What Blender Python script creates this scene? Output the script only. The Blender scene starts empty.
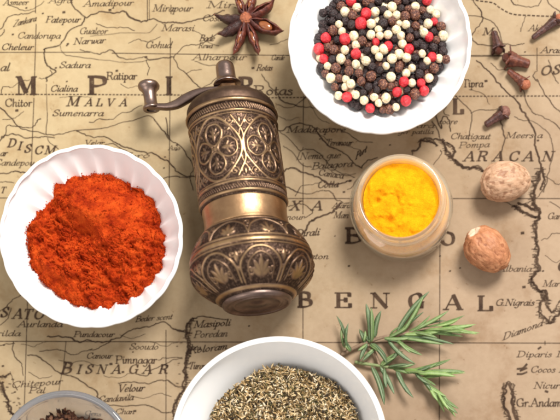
import bpy, math, random
import numpy as np
from mathutils import Vector, Matrix, noise as mnoise

# ------------------------------------------------------------------ camera, world, lights, exposure
S = bpy.context.scene
COL = S.collection
PX = 0.00055            # one photo pixel on the map, in metres
H = 0.62                # camera height over the map
NX, NY = 430.0, 505.0   # the point straight under the camera, in photo pixels (the photo is a crop of a wider overhead shot)
def P(px, py, z=0.0):
    k = PX * (H - z) / H
    return Vector(((px - NX) * k + (NX - 280) * PX, -(py - NY) * k - (NY - 210) * PX, z))
def SC(z):              # metres per photo pixel at height z
    return PX * (H - z) / H

cd = bpy.data.cameras.new('camera'); cam = bpy.data.objects.new('camera', cd); COL.objects.link(cam)
cam.location = ((NX - 280) * PX, -(NY - 210) * PX, H)
cam.rotation_euler = (0, 0, 0)
cd.sensor_width = 36.0
cd.lens = 36.0 * (H / PX) / 560.0
cd.shift_x = -(NX - 280) / 560.0
cd.shift_y = (NY - 210) / 560.0
cd.clip_start = 0.01; cd.clip_end = 50
cd.dof.use_dof = True
cd.dof.focus_distance = H - 0.024
cd.dof.aperture_fstop = 5.0
S.camera = cam

w = bpy.data.worlds.new("World"); S.world = w; w.use_nodes = True
bg = w.node_tree.nodes['Background']
bg.inputs[0].default_value = (1.0, 0.965, 0.93, 1); bg.inputs[1].default_value = 0.66

def area(name, loc, target, size, power, col, sy=None):
    l = bpy.data.lights.new(name, 'AREA'); o = bpy.data.objects.new(name, l); COL.objects.link(o)
    l.energy = power; l.color = col; l.shape = 'RECTANGLE'; l.size = size; l.size_y = sy or size
    o.location = loc
    o.rotation_euler = (Vector(target) - Vector(loc)).to_track_quat('-Z', 'Y').to_euler()
    return o
area('window_light', (0.46, 0.58, 1.05), (0.0, 0.0, 0.0), 0.40, 26.5, (1.0, 0.97, 0.925), 0.40)
area('fill_light', (-0.75, -0.62, 1.1), (0, 0, 0), 0.8, 5.5, (1.0, 0.95, 0.9))

S.view_settings.view_transform = 'Standard'; S.view_settings.look = 'None'
S.view_settings.exposure = 0.0; S.view_settings.gamma = 1.0
S.render.resolution_x = 1024; S.render.resolution_y = 768
S.render.engine = 'CYCLES'
S.cycles.pixel_filter_type = 'BLACKMAN_HARRIS'
S.cycles.filter_width = 2.0
S.cycles.transparent_max_bounces = 24
S.cycles.max_bounces = 12
S.cycles.transmission_bounces = 10

rnd = random.Random(7)
NR = np.random.RandomState(11)

# ------------------------------------------------------------------ helpers
def tag(o, label=None, cat=None, group=None, kind=None):
    if label: o['label'] = label
    if cat: o['category'] = cat
    if group: o['group'] = group
    if kind: o['kind'] = kind
    return o
def empty(name, loc, label, cat, group=None):
    o = bpy.data.objects.new(name, None); COL.objects.link(o); o.location = loc; o.empty_display_size = 0.01
    return tag(o, label, cat, group)
def make(name, V, F, m, parent=None, smooth=True, attrs=None):
    me = bpy.data.meshes.new(name)
    V = np.asarray(V, dtype=np.float64)
    if isinstance(F, np.ndarray):
        n, k = F.shape
        me.vertices.add(len(V)); me.vertices.foreach_set('co', V.ravel())
        me.loops.add(n * k); me.loops.foreach_set('vertex_index', F.ravel().astype(np.int32))
        me.polygons.add(n)
        me.polygons.foreach_set('loop_start', np.arange(0, n * k, k, dtype=np.int32))
        me.update(calc_edges=True); me.validate()
    else:
        me.from_pydata([tuple(v) for v in V], [], F)
    if smooth: me.polygons.foreach_set('use_smooth', np.ones(len(me.polygons), dtype=bool))
    for k, a in (attrs or {}).items():
        a = np.asarray(a, dtype=np.float32)
        if a.ndim == 1:
            at = me.attributes.new(k, 'FLOAT', 'POINT'); at.data.foreach_set('value', a)
        else:
            at = me.attributes.new(k, 'FLOAT_COLOR', 'POINT')
            if a.shape[1] == 3: a = np.hstack([a, np.ones((len(a), 1), dtype=np.float32)])
            at.data.foreach_set('color', a.ravel())
    me.update()
    me.materials.append(m)
    o = bpy.data.objects.new(name, me); COL.objects.link(o)
    if parent: o.parent = parent
    return o
def grid_faces(nu, nv, wrap_u=True, off=0):
    """verts indexed i*nv + j ; i in nu (around), j in nv (along)"""
    iu = np.arange(nu if wrap_u else nu - 1); jv = np.arange(nv - 1)
    I, J = np.meshgrid(iu, jv, indexing='ij')
    I2 = (I + 1) % nu
    return (np.stack([I * nv + J, I2 * nv + J, I2 * nv + J + 1, I * nv + J + 1], -1).reshape(-1, 4) + off)
def lathe(prof, n=96, fn=None):
    """prof list of (r, z); fn(th, r, z, s)->(r,z) arrays"""
    pr = np.array(prof, float)
    th = np.linspace(0, 2 * np.pi, n, endpoint=False)
    T, R = np.meshgrid(th, pr[:, 0], indexing='ij'); Z = np.tile(pr[:, 1], (n, 1))
    if fn: R, Z = fn(T, R, Z, np.tile(np.linspace(0, 1, len(pr)), (n, 1)))
    V = np.stack([R * np.cos(T), R * np.sin(T), Z], -1).reshape(-1, 3)
    return V, grid_faces(n, len(pr))[:, ::-1].copy()
def catmull(pts, sub=6, closed=False):
    pts = [np.array(p, float) for p in pts]
    if len(pts) < 3: sub = max(sub, 2)
    q = [pts[-1]] + pts + [pts[0], pts[1]] if closed else [2 * pts[0] - pts[1]] + pts + [2 * pts[-1] - pts[-2]]
    out = []
    n = len(q) - 3
    for i in range(n):
        p0, p1, p2, p3 = q[i:i + 4]
        for k in range(sub):
            t = k / sub
            out.append(0.5 * ((2 * p1) + (-p0 + p2) * t + (2 * p0 - 5 * p1 + 4 * p2 - p3) * t * t + (-p0 + 3 * p1 - 3 * p2 + p3) * t ** 3))
    if not closed: out.append(pts[-1])
    return np.array(out)
def smoothprof(pts, sub=5):
    return [tuple(p) for p in catmull(pts, sub)]
_tab = NR.rand(64, 64, 64).astype(np.float32)
def vnoise(x, y, z=0.0):
    x = np.asarray(x, float); y = np.asarray(y, float); z = np.broadcast_to(np.asarray(z, float), x.shape)
    xi = np.floor(x).astype(int); yi = np.floor(y).astype(int); zi = np.floor(z).astype(int)
    fx = x - xi; fy = y - yi; fz = z - zi
    fx = fx * fx * (3 - 2 * fx); fy = fy * fy * (3 - 2 * fy); fz = fz * fz * (3 - 2 * fz)
    def g(a, b, c): return _tab[(xi + a) % 64, (yi + b) % 64, (zi + c) % 64]
    def L(a, b, t): return a + (b - a) * t
    return L(L(L(g(0,0,0), g(1,0,0), fx), L(g(0,1,0), g(1,1,0), fx), fy), L(L(g(0,0,1), g(1,0,1), fx), L(g(0,1,1), g(1,1,1), fx), fy), fz) * 2 - 1
def fbm(x, y, z=0.0, o=4, lac=2.03, g=0.5):
    s = 0; a = 1; x = np.asarray(x, float); y = np.asarray(y, float); z = np.broadcast_to(np.asarray(z, float), x.shape)
    for i in range(o):
        s = s + a * vnoise(x + 17.3 * i, y + 9.1 * i, z + 5.7 * i); x = x * lac; y = y * lac; z = z * lac; a *= g
    return s

# ------------------------------------------------------------------ materials
class N:
    def __init__(self, name):
        self.m = bpy.data.materials.new(name); self.m.use_nodes = True
        self.t = self.m.node_tree; self.b = self.t.nodes['Principled BSDF']; self.out = self.t.nodes['Material Output']
    def n(self, typ, **kw):
        x = self.t.nodes.new(typ)
        for k, v in kw.items():
            if k.startswith('i_'): x.inputs[k[2:].replace('_', ' ')].default_value = v
            else: setattr(x, k, v)
        return x
    def l(self, a, b): self.t.links.new(a, b)
    def set(self, **kw):
        for k, v in kw.items(): self.b.inputs[k.replace('_', ' ')].default_value = v
        return self
    def coord(self): 
        return self.n('ShaderNodeTexCoord').outputs['Object']
    def noise(self, scale, detail=4, rough=0.55, vec=None):
        x = self.n('ShaderNodeTexNoise'); x.inputs['Scale'].default_value = scale; x.inputs['Detail'].default_value = detail
        x.inputs['Roughness'].default_value = rough
        self.l(vec or self.coord(), x.inputs['Vector']); return x.outputs['Fac']
    def ramp(self, fac, stops):
        r = self.n('ShaderNodeValToRGB'); e = r.color_ramp.elements
        while len(e) < len(stops): e.new(0.5)
        for i, (p, c) in enumerate(stops):
            e[i].position = p; e[i].color = (c[0], c[1], c[2], 1) if not isinstance(c, (int, float)) else (c, c, c, 1)
        self.l(fac, r.inputs[0]); return r.outputs[0]
    def mix(self, a, b, fac, mode='MIX'):
        x = self.n('ShaderNodeMix', data_type='RGBA', blend_type=mode)
        for s, v in ((x.inputs[6], a), (x.inputs[7], b)):
            if isinstance(v, (tuple, list)): s.default_value = (v[0], v[1], v[2], 1)
            else: self.l(v, s)
        if isinstance(fac, (int, float)): x.inputs[0].default_value = fac
        else: self.l(fac, x.inputs[0])
        return x.outputs[2]
    def bump(self, h, dist, strength=1.0):
        x = self.n('ShaderNodeBump'); x.inputs['Distance'].default_value = dist; x.inputs['Strength'].default_value = strength
        self.l(h, x.inputs['Height']); self.l(x.outputs[0], self.b.inputs['Normal']); return x
    def col(self, c): self.l(c, self.b.inputs['Base Color'])
    def attr(self, name):
        return self.n('ShaderNodeAttribute', attribute_name=name)

def mat_paper():
    a = N('aged_paper'); c = a.coord()
    big = a.noise(7, 5, 0.6, c); mid = a.noise(38, 5, 0.65, c); fine = a.noise(900, 3, 0.7, c); fib = a.noise(260, 6, 0.7, c)
    base = a.ramp(big, [(0.30, (0.29, 0.225, 0.153)), (0.5, (0.37, 0.298, 0.205)), (0.72, (0.425, 0.352, 0.248))])
    # sheet tone runs lighter and yellower at upper left, darker and browner lower right
    sx = a.n('ShaderNodeSeparateXYZ'); a.l(c, sx.inputs[0])
    g1 = a.n('ShaderNodeMath', operation='MULTIPLY_ADD'); a.l(sx.outputs[0], g1.inputs[0]); g1.inputs[1].default_value = 2.3; g1.inputs[2].default_value = 0.5
    g2 = a.n('ShaderNodeMath', operation='MULTIPLY_ADD'); a.l(sx.outputs[1], g2.inputs[0]); g2.inputs[1].default_value = -2.2; a.l(g1.outputs[0], g2.inputs[2])
    g3 = a.n('ShaderNodeMath', operation='MULTIPLY_ADD'); a.l(mid, g3.inputs[0]); g3.inputs[1].default_value = 0.35; a.l(g2.outputs[0], g3.inputs[2])
    tone = a.ramp(g3.outputs[0], [(0.1, (1.22, 1.15, 0.94)), (0.55, (1.0, 0.95, 0.84)), (1.0, (0.90, 0.80, 0.78))])
    c1 = a.mix(base, tone, 1.0, 'MULTIPLY')
    spots = a.ramp(mid, [(0.32, (0.70, 0.60, 0.50)), (0.46, (0.95, 0.93, 0.90)), (0.6, (1.02, 1.02, 1.0))])
    c2 = a.mix(c1, spots, 0.75, 'MULTIPLY')
    fb = a.ramp(fib, [(0.35, (0.90, 0.88, 0.85)), (0.65, (1.05, 1.05, 1.05))])
    c3 = a.mix(c2, fb, 0.6, 'MULTIPLY')
    fox = a.ramp(a.noise(150, 3, .75, c), [(0.27, (0.55, 0.45, 0.36)), (0.34, (1, 1, 1))])
    c3 = a.mix(c3, fox, 0.8, 'MULTIPLY')
    a.col(c3); a.set(Roughness=0.85); a.b.inputs['Specular IOR Level'].default_value = 0.2
    h = a.mix(fine, a.noise(60, 4, 0.5, c), 0.8)
    h2 = a.mix(h, a.noise(14, 3, .5, c), 0.93)
    a.bump(h2, 0.006, 0.5)
    return a.m
def mat_ink():
    a = N('printing_ink'); a.set(Roughness=0.8); a.b.inputs['Specular IOR Level'].default_value = 0.15
    a.col(a.ramp(a.noise(120), [(0.3, (0.036, 0.019, 0.012)), (0.7, (0.085, 0.05, 0.03))]))
    wear = a.ramp(a.noise(520, 4, 0.7), [(0.28, 0.45), (0.5, 1.0)])
    d = a.n('ShaderNodeMath', operation='MULTIPLY'); a.l(a.attr('ink').outputs['Fac'], d.inputs[0]); a.l(wear, d.inputs[1])
    tr = a.n('ShaderNodeBsdfTransparent'); mx = a.n('ShaderNodeMixShader')
    a.l(d.outputs[0], mx.inputs[0]); a.l(tr.outputs[0], mx.inputs[1]); a.l(a.b.outputs[0], mx.inputs[2]); a.l(mx.outputs[0], a.out.inputs[0])
    return a.m
def mat_porcelain(name='porcelain', col=(0.90, 0.89, 0.875)):
    a = N(name); a.set(Roughness=0.12); a.b.inputs['Base Color'].default_value = (*col, 1)
    a.b.inputs['Coat Weight'].default_value = 0.3
    a.l(a.ramp(a.noise(90), [(0.3, 0.10), (0.7, 0.2)]), a.b.inputs['Roughness'])
    a.bump(a.noise(25, 2), 0.0006, 0.25)
    a.col(a.ramp(a.noise(30), [(0.3, tuple(x * 0.975 for x in col)), (0.7, col)]))
    return a.m
def mat_powder(name, c0, c1, c2, sc=1.0):
    a = N(name); a.set(Roughness=1.0); a.b.inputs['Specular IOR Level'].default_value = 0.05
    n1 = a.noise(150 * sc, 6, 0.7); n2 = a.noise(2600 * sc, 3, 0.7)
    c = a.ramp(n1, [(0.3, c0), (0.5, c1), (0.72, c2)])
    c = a.mix(c, a.ramp(n2, [(0.3, (0.62, 0.6, 0.6)), (0.5, (1, 1, 1)), (0.72, (1.35, 1.35, 1.35))]), 0.75, 'MULTIPLY')
    a.col(c); h = a.mix(n2, a.noise(900 * sc, 4, 0.7), 0.5); a.bump(h, 0.0007, 0.9)
    return a.m
def mat_glass(name='clear_glass', tint=(0.975, 0.985, 0.975), milk=0.0, ior=1.48):
    a = N(name); a.set(Roughness=0.0, IOR=ior); a.b.inputs['Base Color'].default_value = (*tint, 1)
    a.b.inputs['Transmission Weight'].default_value = 1.0 - milk
    a.bump(a.noise(60, 2), 0.0003, 0.15)
    return a.m
def mat_thin_glass(name, milk):
    a = N(name); a.set(Roughness=.15); a.b.inputs['Base Color'].default_value = (.97, .94, .74, 1)
    tr = a.n('ShaderNodeBsdfTransparent'); tr.inputs[0].default_value = (.985, .985, .96, 1)
    gl = a.n('ShaderNodeBsdfGlossy'); gl.inputs['Roughness'].default_value = .03; gl.inputs[0].default_value = (1, 1, 1, 1)
    lw = a.n('ShaderNodeLayerWeight'); lw.inputs['Blend'].default_value = .30; fr = a.n('ShaderNodeMath', operation='MULTIPLY_ADD'); a.l(lw.outputs['Facing'], fr.inputs[0]); fr.inputs[1].default_value = .62; fr.inputs[2].default_value = .03
    bp = a.n('ShaderNodeBump'); bp.inputs['Distance'].default_value = .0004; bp.inputs['Strength'].default_value = .3; a.l(a.noise(90, 2), bp.inputs['Height'])
    a.l(bp.outputs[0], gl.inputs['Normal']); a.l(bp.outputs[0], lw.inputs['Normal'])
    m1 = a.n('ShaderNodeMixShader'); m1.inputs[0].default_value = milk; a.l(tr.outputs[0], m1.inputs[1]); a.l(a.b.outputs[0], m1.inputs[2])
    m2 = a.n('ShaderNodeMixShader'); a.l(fr.outputs[0], m2.inputs[0]); a.l(m1.outputs[0], m2.inputs[1]); a.l(gl.outputs[0], m2.inputs[2])
    a.l(m2.outputs[0], a.out.inputs[0]); return a.m
def mat_metal(name, dark, mid, bright, rough=0.32, usevar=True):
    a = N(name); a.set(Metallic=1.0)
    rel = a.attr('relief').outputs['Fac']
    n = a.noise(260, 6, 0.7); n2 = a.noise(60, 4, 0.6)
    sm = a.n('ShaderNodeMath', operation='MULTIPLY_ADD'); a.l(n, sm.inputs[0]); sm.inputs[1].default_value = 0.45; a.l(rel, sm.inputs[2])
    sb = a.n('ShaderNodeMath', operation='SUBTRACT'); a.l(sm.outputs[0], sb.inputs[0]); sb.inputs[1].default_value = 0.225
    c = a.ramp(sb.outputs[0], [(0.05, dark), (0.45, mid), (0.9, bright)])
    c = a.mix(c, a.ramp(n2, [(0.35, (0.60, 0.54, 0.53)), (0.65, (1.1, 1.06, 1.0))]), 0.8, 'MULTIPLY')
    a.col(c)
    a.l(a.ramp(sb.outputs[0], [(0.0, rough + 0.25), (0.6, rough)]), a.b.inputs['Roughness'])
    a.bump(n, 0.0004, 0.35)
    return a.m
def mat_simple(name, stops, scale, rough=0.6, bump=0.0, bscale=None, spec=0.5, sss=0.0, detail=5):
    a = N(name); a.set(Roughness=rough); a.b.inputs['Specular IOR Level'].default_value = spec
    a.col(a.ramp(a.noise(scale, detail, 0.65), stops))
    if bump: a.bump(a.noise(bscale or scale * 2, 4, 0.6), bump, 0.8)
    return a.m
def mat_attrcol(name, rough=0.8, bump=0.0002):
    a = N(name); a.set(Roughness=rough); a.b.inputs['Specular IOR Level'].default_value = 0.25
    c = a.attr('tone').outputs['Color']
    c = a.mix(c, a.ramp(a.noise(1800, 3), [(0.3, (0.7, 0.68, 0.66)), (0.7, (1.15, 1.15, 1.15))]), 0.7, 'MULTIPLY'); a.col(c)
    a.bump(a.noise(2500, 2), bump, 0.6)
    return a.m

M_paper = mat_paper(); M_ink = mat_ink(); M_porc = mat_porcelain(); M_glass = mat_glass(); M_jar = mat_thin_glass('jar_glass', 0.09); M_dish = mat_glass('dish_glass', (0.96, 0.95, 0.965), 0.13)
M_paprika = mat_powder('paprika', (0.22, 0.014, 0.004), (0.45, 0.046, 0.007), (0.66, 0.098, 0.014))
M_turmeric = mat_powder('turmeric', (0.64, 0.235, 0.004), (0.79, 0.32, 0.005), (0.87, 0.41, 0.008))
M_bronze = mat_metal('aged_bronze', (0.050, 0.032, 0.025), (0.205, 0.133, 0.094), (0.52, 0.35, 0.185), 0.36)
M_copper = mat_metal('worn_brass', (0.15, 0.085, 0.045), (0.42, 0.26, 0.14), (0.66, 0.43, 0.24), 0.32)
M_steel = mat_metal('dark_bronze', (0.08, 0.06, 0.055), (0.26, 0.19, 0.165), (0.48, 0.37, 0.31), 0.28)

# ------------------------------------------------------------------ the table and the map
a = N('table_wood'); a.col(a.ramp(a.noise(12, 6), [(0.3, (0.10, 0.055, 0.03)), (0.7, (0.17, 0.10, 0.055))])); a.set(Roughness=0.6)
def sheet(name, hx, hy, z0, z1, m, parent=None):
    V = [(-hx,-hy,z0),(hx,-hy,z0),(hx,hy,z0),(-hx,hy,z0),(-hx,-hy,z1),(hx,-hy,z1),(hx,hy,z1),(-hx,hy,z1)]
    F = [(3,2,1,0),(4,5,6,7),(0,1,5,4),(1,2,6,5),(2,3,7,6),(3,0,4,7)]
    return make(name, V, F, m, parent, smooth=False)
tb = sheet('table', 0.9, 0.7, -0.03, -0.0008, a.m); tag(tb, kind='structure')
mp = sheet('map', 0.36, 0.29, -0.0006, 0.0, M_paper)
tag(mp, 'aged tan paper map with brown engraved lettering spread under all the spices', 'map')

# ---- engraved pen strokes: ribbons whose width follows the direction of the stroke, edges bleeding into the paper
class Ink:
    def __init__(s): s.V = []; s.F = []; s.A = []; s.k = 0; s.n = 0
    def stroke(s, pts, thick, thin=None, nib=20, soft=0.55, dens=0.85, fade=True):
        """pts in photo pixels on the map"""
        pts = np.asarray(pts, float)
        keep = [0] + [i for i in range(1, len(pts)) if np.hypot(*(pts[i] - pts[i-1])) > 1e-3]
        pts = pts[keep]
        if len(pts) < 2: return
        if thin is None: thin = thick
        d = np.gradient(pts, axis=0); L = np.hypot(d[:, 0], d[:, 1]); L[L < 1e-6] = 1e-6; d = d / L[:, None]
        ang = np.arctan2(-d[:, 1], d[:, 0])
        wd = (thin + (thick - thin) * np.abs(np.sin(ang - math.radians(nib)))) * 0.5
        nrm = np.stack([-d[:, 1], d[:, 0]], -1)
        dn = np.full(len(pts), dens)
        e0 = pts[0] - d[0] * soft; e1 = pts[-1] + d[-1] * soft
        pts = np.vstack([e0, pts, e1]); nrm = np.vstack([nrm[:1], nrm, nrm[-1:]]); wd = np.r_[wd[0] * .8, wd, wd[-1] * .8]; dn = np.r_[0, dn, 0]
        s.k = (s.k + 1) % 97
        z = 0.00006 + s.k * 0.0000022
        rows = []
        for off, da in ((-1, 0), (-.5, 1), (.5, 1), (1, 0)):
            o = np.sign(off) * (wd + soft * .6 if abs(off) == 1 else np.maximum(wd - soft * .35, wd * .25))
            q = pts + nrm * o[:, None]
            rows.append((q, dn * da))
        b = s.n
        for i in range(len(pts)):
            for q, a_ in rows:
                s.V.append((q[i, 0], q[i, 1], z)); s.A.append(a_[i])
        for i in range(len(pts) - 1):
            for c in range(3):
                s.F.append((b + i*4 + c, b + i*4 + c + 1, b + (i+1)*4 + c + 1, b + (i+1)*4 + c))
        s.n += 4 * len(pts)
    def build(s, name, parent):
        V = np.array(s.V); W = np.empty_like(V)
        W[:, 0] = (V[:, 0] - NX) * PX + (NX - 280) * PX; W[:, 1] = -(V[:, 1] - NY) * PX - (NY - 210) * PX; W[:, 2] = V[:, 2]
        return make(name, W, np.array(s.F)[:, ::-1].copy(), M_ink, parent, smooth=False, attrs={'ink': s.A})

# glyphs: x-height 10, capitals 18.  'C' = smooth stroke, 'L' = straight, 't' = hairline
G = {
'a': (10, [('C', [(8.5,9),(5,10),(1.5,6),(1.5,2),(4,0),(7,2.5),(8.6,8)]), ('C', [(9,10),(8,2),(9.2,0),(11,1.8)])]),
'b': (10, [('C', [(2,18),(2,9),(2,2),(4.5,0),(8,3),(8,8),(5,10),(2,7)])]),
'c': (9, [('C', [(8,8),(6,10),(2.5,8),(1.5,4),(3.5,0),(7.5,2)])]),
'd': (10.5, [('C', [(8.5,9),(5,10),(1.5,6),(1.5,2),(4,0),(7,2.5),(8.6,8)]), ('C', [(9,18),(8.5,9),(8,2),(9.2,0),(11,1.8)])]),
'e': (9, [('C', [(2,5),(6,6),(8,8),(6,10),(3,9),(1.5,4),(3.5,0),(8,2)])]),
'f': (7, [('C', [(9,16),(7,18),(5,15),(4,5),(3,-4),(0,-6)]), ('t', [(1,10),(8,10)])]),
'g': (10, [('C', [(8.5,9),(5,10),(1.5,6),(2,2),(5,1),(8,4),(9,10)]), ('C', [(9,10),(8,-3),(5,-7),(1,-5)])]),
'h': (10.5, [('L', [(2,18),(2,0)]), ('C', [(2,6),(5,10),(8,9),(7.5,2),(9,0),(10.8,1.8)])]),
'i': (5.5, [('C', [(1,8.5),(2.5,10),(2.5,1.5),(4,0),(5.8,1.8)]), ('L', [(3,14),(3.2,15.5)])]),
'j': (5.5, [('C', [(1,8.5),(3,10),(3,-3),(0,-6)]), ('L', [(3,14),(3.2,15.5)])]),
'k': (10, [('L', [(2,18),(2,0)]), ('C', [(8,10),(5,7),(2.5,5)]), ('C', [(3.5,6),(6,3),(8,0),(9.6,1)])]),
'l': (5.5, [('C', [(2.5,18),(2.5,9),(2.5,1.5),(4,0),(5.8,1.8)])]),
'm': (15, [('C', [(0.6,8.5),(2.4,10),(2.4,5),(2,0)]), ('C', [(2,6),(5,10),(7,9),(6.6,0)]), ('C', [(6.6,6),(10,10),(12,9),(11.5,1.5),(13,0),(14.8,1.8)])]),
'n': (10.5, [('C', [(0.6,8.5),(2.4,10),(2.4,5),(2,0)]), ('C', [(2,6),(5,10),(8,9),(7.5,1.5),(9,0),(10.8,1.8)])]),
'o': (10, [('C', [(5,10),(1.8,7),(1.8,3),(4.5,0),(8,3),(8,7),(5,10)])]),
'p': (10, [('C', [(0.6,8.5),(2.4,10),(2.4,2),(2,-7)]), ('C', [(2,6),(5,10),(8,8),(8,3),(5,0),(2,2)]), ('t', [(0,-7),(4,-7)])]),
'q': (10, [('C', [(8.5,9),(5,10),(1.5,6),(2,2),(5,0),(8,4),(9,10)]), ('L', [(9,10),(8.5,-7)])]),
'r': (8, [('C', [(0.6,8.5),(2.4,10),(2.4,5),(2,0)]), ('C', [(2,6),(5,10),(7.8,9)])]),
's': (8, [('C', [(7,8.5),(4,10),(2,8),(6,4.5),(6,1),(3,0),(1,1.5)])]),
't': (6.5, [('C', [(3,15),(2.6,8),(2.5,2),(4,0),(6.2,1.8)]), ('t', [(0.3,10),(6,10)])]),
'u': (10.5, [('C', [(0.6,8.5),(2.4,10),(2.2,3),(4,0),(7,3),(8.5,10)]), ('C', [(8.7,10),(8,1.5),(9.5,0),(11,1.8)])]),
'v': (9, [('C', [(0.6,9),(2.8,9.5),(4.4,0),(8,5),(8,10)])]),
'w': (13, [('C', [(0.6,9),(2.8,9.5),(4,0),(7,5),(8,9)]), ('C', [(7,9),(8,0),(12,5),(12,10)])]),
'x': (9, [('L', [(1,10),(8,0)]), ('t', [(8,10),(1,0)])]),
'y': (9.5, [('C', [(0.6,8.5),(2.4,10),(2.4,3),(5,1),(8,5),(9,10)]), ('C', [(9,10),(7,-3),(4,-7),(1,-5)])]),
'z': (8, [('t', [(1,10),(7.5,10)]), ('L', [(7.5,10),(1,0)]), ('t', [(1,0),(8,0)])]),
'.': (4, [('L', [(1.2,0),(1.6,1.5)])]),
'-': (12, [('L', [(2,7),(10,7.2)])]),
' ': (7, []),
'A': (16, [('t', [(1.5,0),(8.2,18)]), ('L', [(8.2,18),(14.2,0)]), ('t', [(4,6),(12,6)]), ('t', [(-.8,0),(4.2,0)]), ('t', [(11.2,0),(17,0)])]),
'B': (14, [('L', [(3.5,18),(3.5,0)]), ('C', [(0.8,18),(7,18),(11.3,16),(11,11),(7.5,9.4),(3.5,9.4)]), ('C', [(7.5,9.4),(12.8,7.5),(12.8,2.4),(8,0),(0.8,0)])]),
'C': (15, [('C', [(13,13.5),(11.5,17),(8,18),(3,15),(1.6,9),(3.5,2.5),(8,0),(12,1.5),(13.8,5)]), ('t', [(13.2,12.5),(13.2,18)])]),
'D': (16, [('L', [(3.5,18),(3.5,0)]), ('C', [(0.8,18),(7,18),(12,15.5),(14,9),(12,2.5),(7,0),(0.8,0)])]),
'E': (14, [('L', [(3.5,18),(3.5,0)]), ('t', [(0.8,18),(12.4,18)]), ('t', [(3.5,9.3),(9.4,9.3)]), ('t', [(0.8,0),(12.9,0)]), ('L', [(12.3,18),(12.3,13.6)]), ('L', [(12.9,0),(12.9,4.8)]), ('L', [(9.4,11.8),(9.4,6.8)])]),
'F': (13, [('L', [(3.5,18),(3.5,0)]), ('t', [(0.8,18),(12.4,18)]), ('t', [(3.5,9.3),(9.4,9.3)]), ('t', [(0.8,0),(6.6,0)]), ('L', [(12.3,18),(12.3,13.6)])]),
'G': (16, [('C', [(13,13.5),(11.5,17),(8,18),(3,15),(1.6,9),(3.5,2.5),(8,0),(12,1.2),(13.4,3)]), ('t', [(13.2,12.5),(13.2,18)]), ('L', [(13.6,8),(13.6,0.5)]), ('t', [(10.6,8),(16,8)])]),
'H': (17, [('L', [(3.5,18),(3.5,0)]), ('L', [(13.5,18),(13.5,0)]), ('t', [(3.5,9.3),(13.5,9.3)]), ('t', [(0.8,18),(6.4,18)]), ('t', [(0.8,0),(6.4,0)]), ('t', [(10.8,18),(16.4,18)]), ('t', [(10.8,0),(16.4,0)])]),
'I': (8, [('L', [(4,18),(4,0)]), ('t', [(1,18),(7.2,18)]), ('t', [(1,0),(7.2,0)])]),
'K': (16, [('L', [(3.5,18),(3.5,0)]), ('t', [(0.8,18),(6.4,18)]), ('t', [(0.8,0),(6.4,0)]), ('t', [(14,18),(3.5,8)]), ('L', [(7,11),(14.5,0)]), ('t', [(12,0),(17,0)])]),
'L': (14, [('L', [(3.5,18),(3.5,0)]), ('t', [(0.8,18),(6.6,18)]), ('t', [(0.8,0),(12.9,0)]), ('L', [(12.9,0),(12.9,5.4)])]),
'M': (20, [('t', [(3.2,18),(3.2,0)]), ('L', [(3.4,18),(10,1.5)]), ('t', [(10,1.5),(16.2,18)]), ('L', [(16.6,18),(16.6,0)]), ('t', [(0.5,0),(5.9,0)]), ('t', [(13.6,0),(19.6,0)]), ('t', [(0.5,18),(4,18)]), ('t', [(16,18),(19.6,18)])]),
'N': (17, [('t', [(3.2,18),(3.2,0)]), ('L', [(3.2,18),(14,0)]), ('t', [(14,18),(14,0)]), ('t', [(0.6,0),(5.9,0)]), ('t', [(11.4,18),(16.6,18)]), ('t', [(0.6,18),(3.5,18)])]),
'O': (17, [('C', [(8.5,18),(3.6,15.5),(1.8,9),(3.6,2.5),(8.5,0),(13.4,2.5),(15.2,9),(13.4,15.5),(8.5,18)])]),
'P': (14, [('L', [(3.5,18),(3.5,0)]), ('C', [(0.8,18),(7,18),(12.4,16.5),(12.6,11),(8,8.6),(3.5,8.6)]), ('t', [(0.8,0),(6.8,0)])]),
'R': (16, [('L', [(3.5,18),(3.5,0)]), ('C', [(0.8,18),(7,18),(12,16.5),(12,11.4),(8,9.2),(3.5,9.2)]), ('t', [(0.8,0),(6.4,0)]), ('C', [(8,9.2),(11,6),(12.6,1),(16,0.4)])]),
'S': (12, [('C', [(10,14),(8.5,17.4),(5.5,18),(2.4,15.4),(2.8,11.8),(8,8),(10.4,4.5),(8.5,1),(5,0),(2.4,1.4),(1.4,4.6)]), ('t', [(10.3,13),(10.3,18)]), ('t', [(1.2,5),(1.2,0)])]),
'T': (14, [('L', [(7.5,18),(7.5,0)]), ('t', [(1,18),(14,18)]), ('t', [(4.8,0),(10.4,0)]), ('t', [(1,18),(1,14)]), ('t', [(14,18),(14,14)])]),
'V': (15, [('L', [(2,18),(8,0)]), ('t', [(8,0),(13.5,18)]), ('t', [(-.4,18),(4.6,18)]), ('t', [(11.2,18),(16,18)])]),
'X': (16, [('L', [(3,18),(13.5,0)]), ('t', [(13.5,18),(2.5,0)]), ('t', [(0.6,18),(5.6,18)]), ('t', [(11,18),(16,18)]), ('t', [(0.3,0),(5,0)]), ('t', [(11,0),(16,0)])]),
'Z': (14, [('t', [(2,18),(12.4,18)]), ('L', [(12.4,18),(1.5,0)]), ('t', [(1.5,0),(13,0)])]),
}
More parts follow.
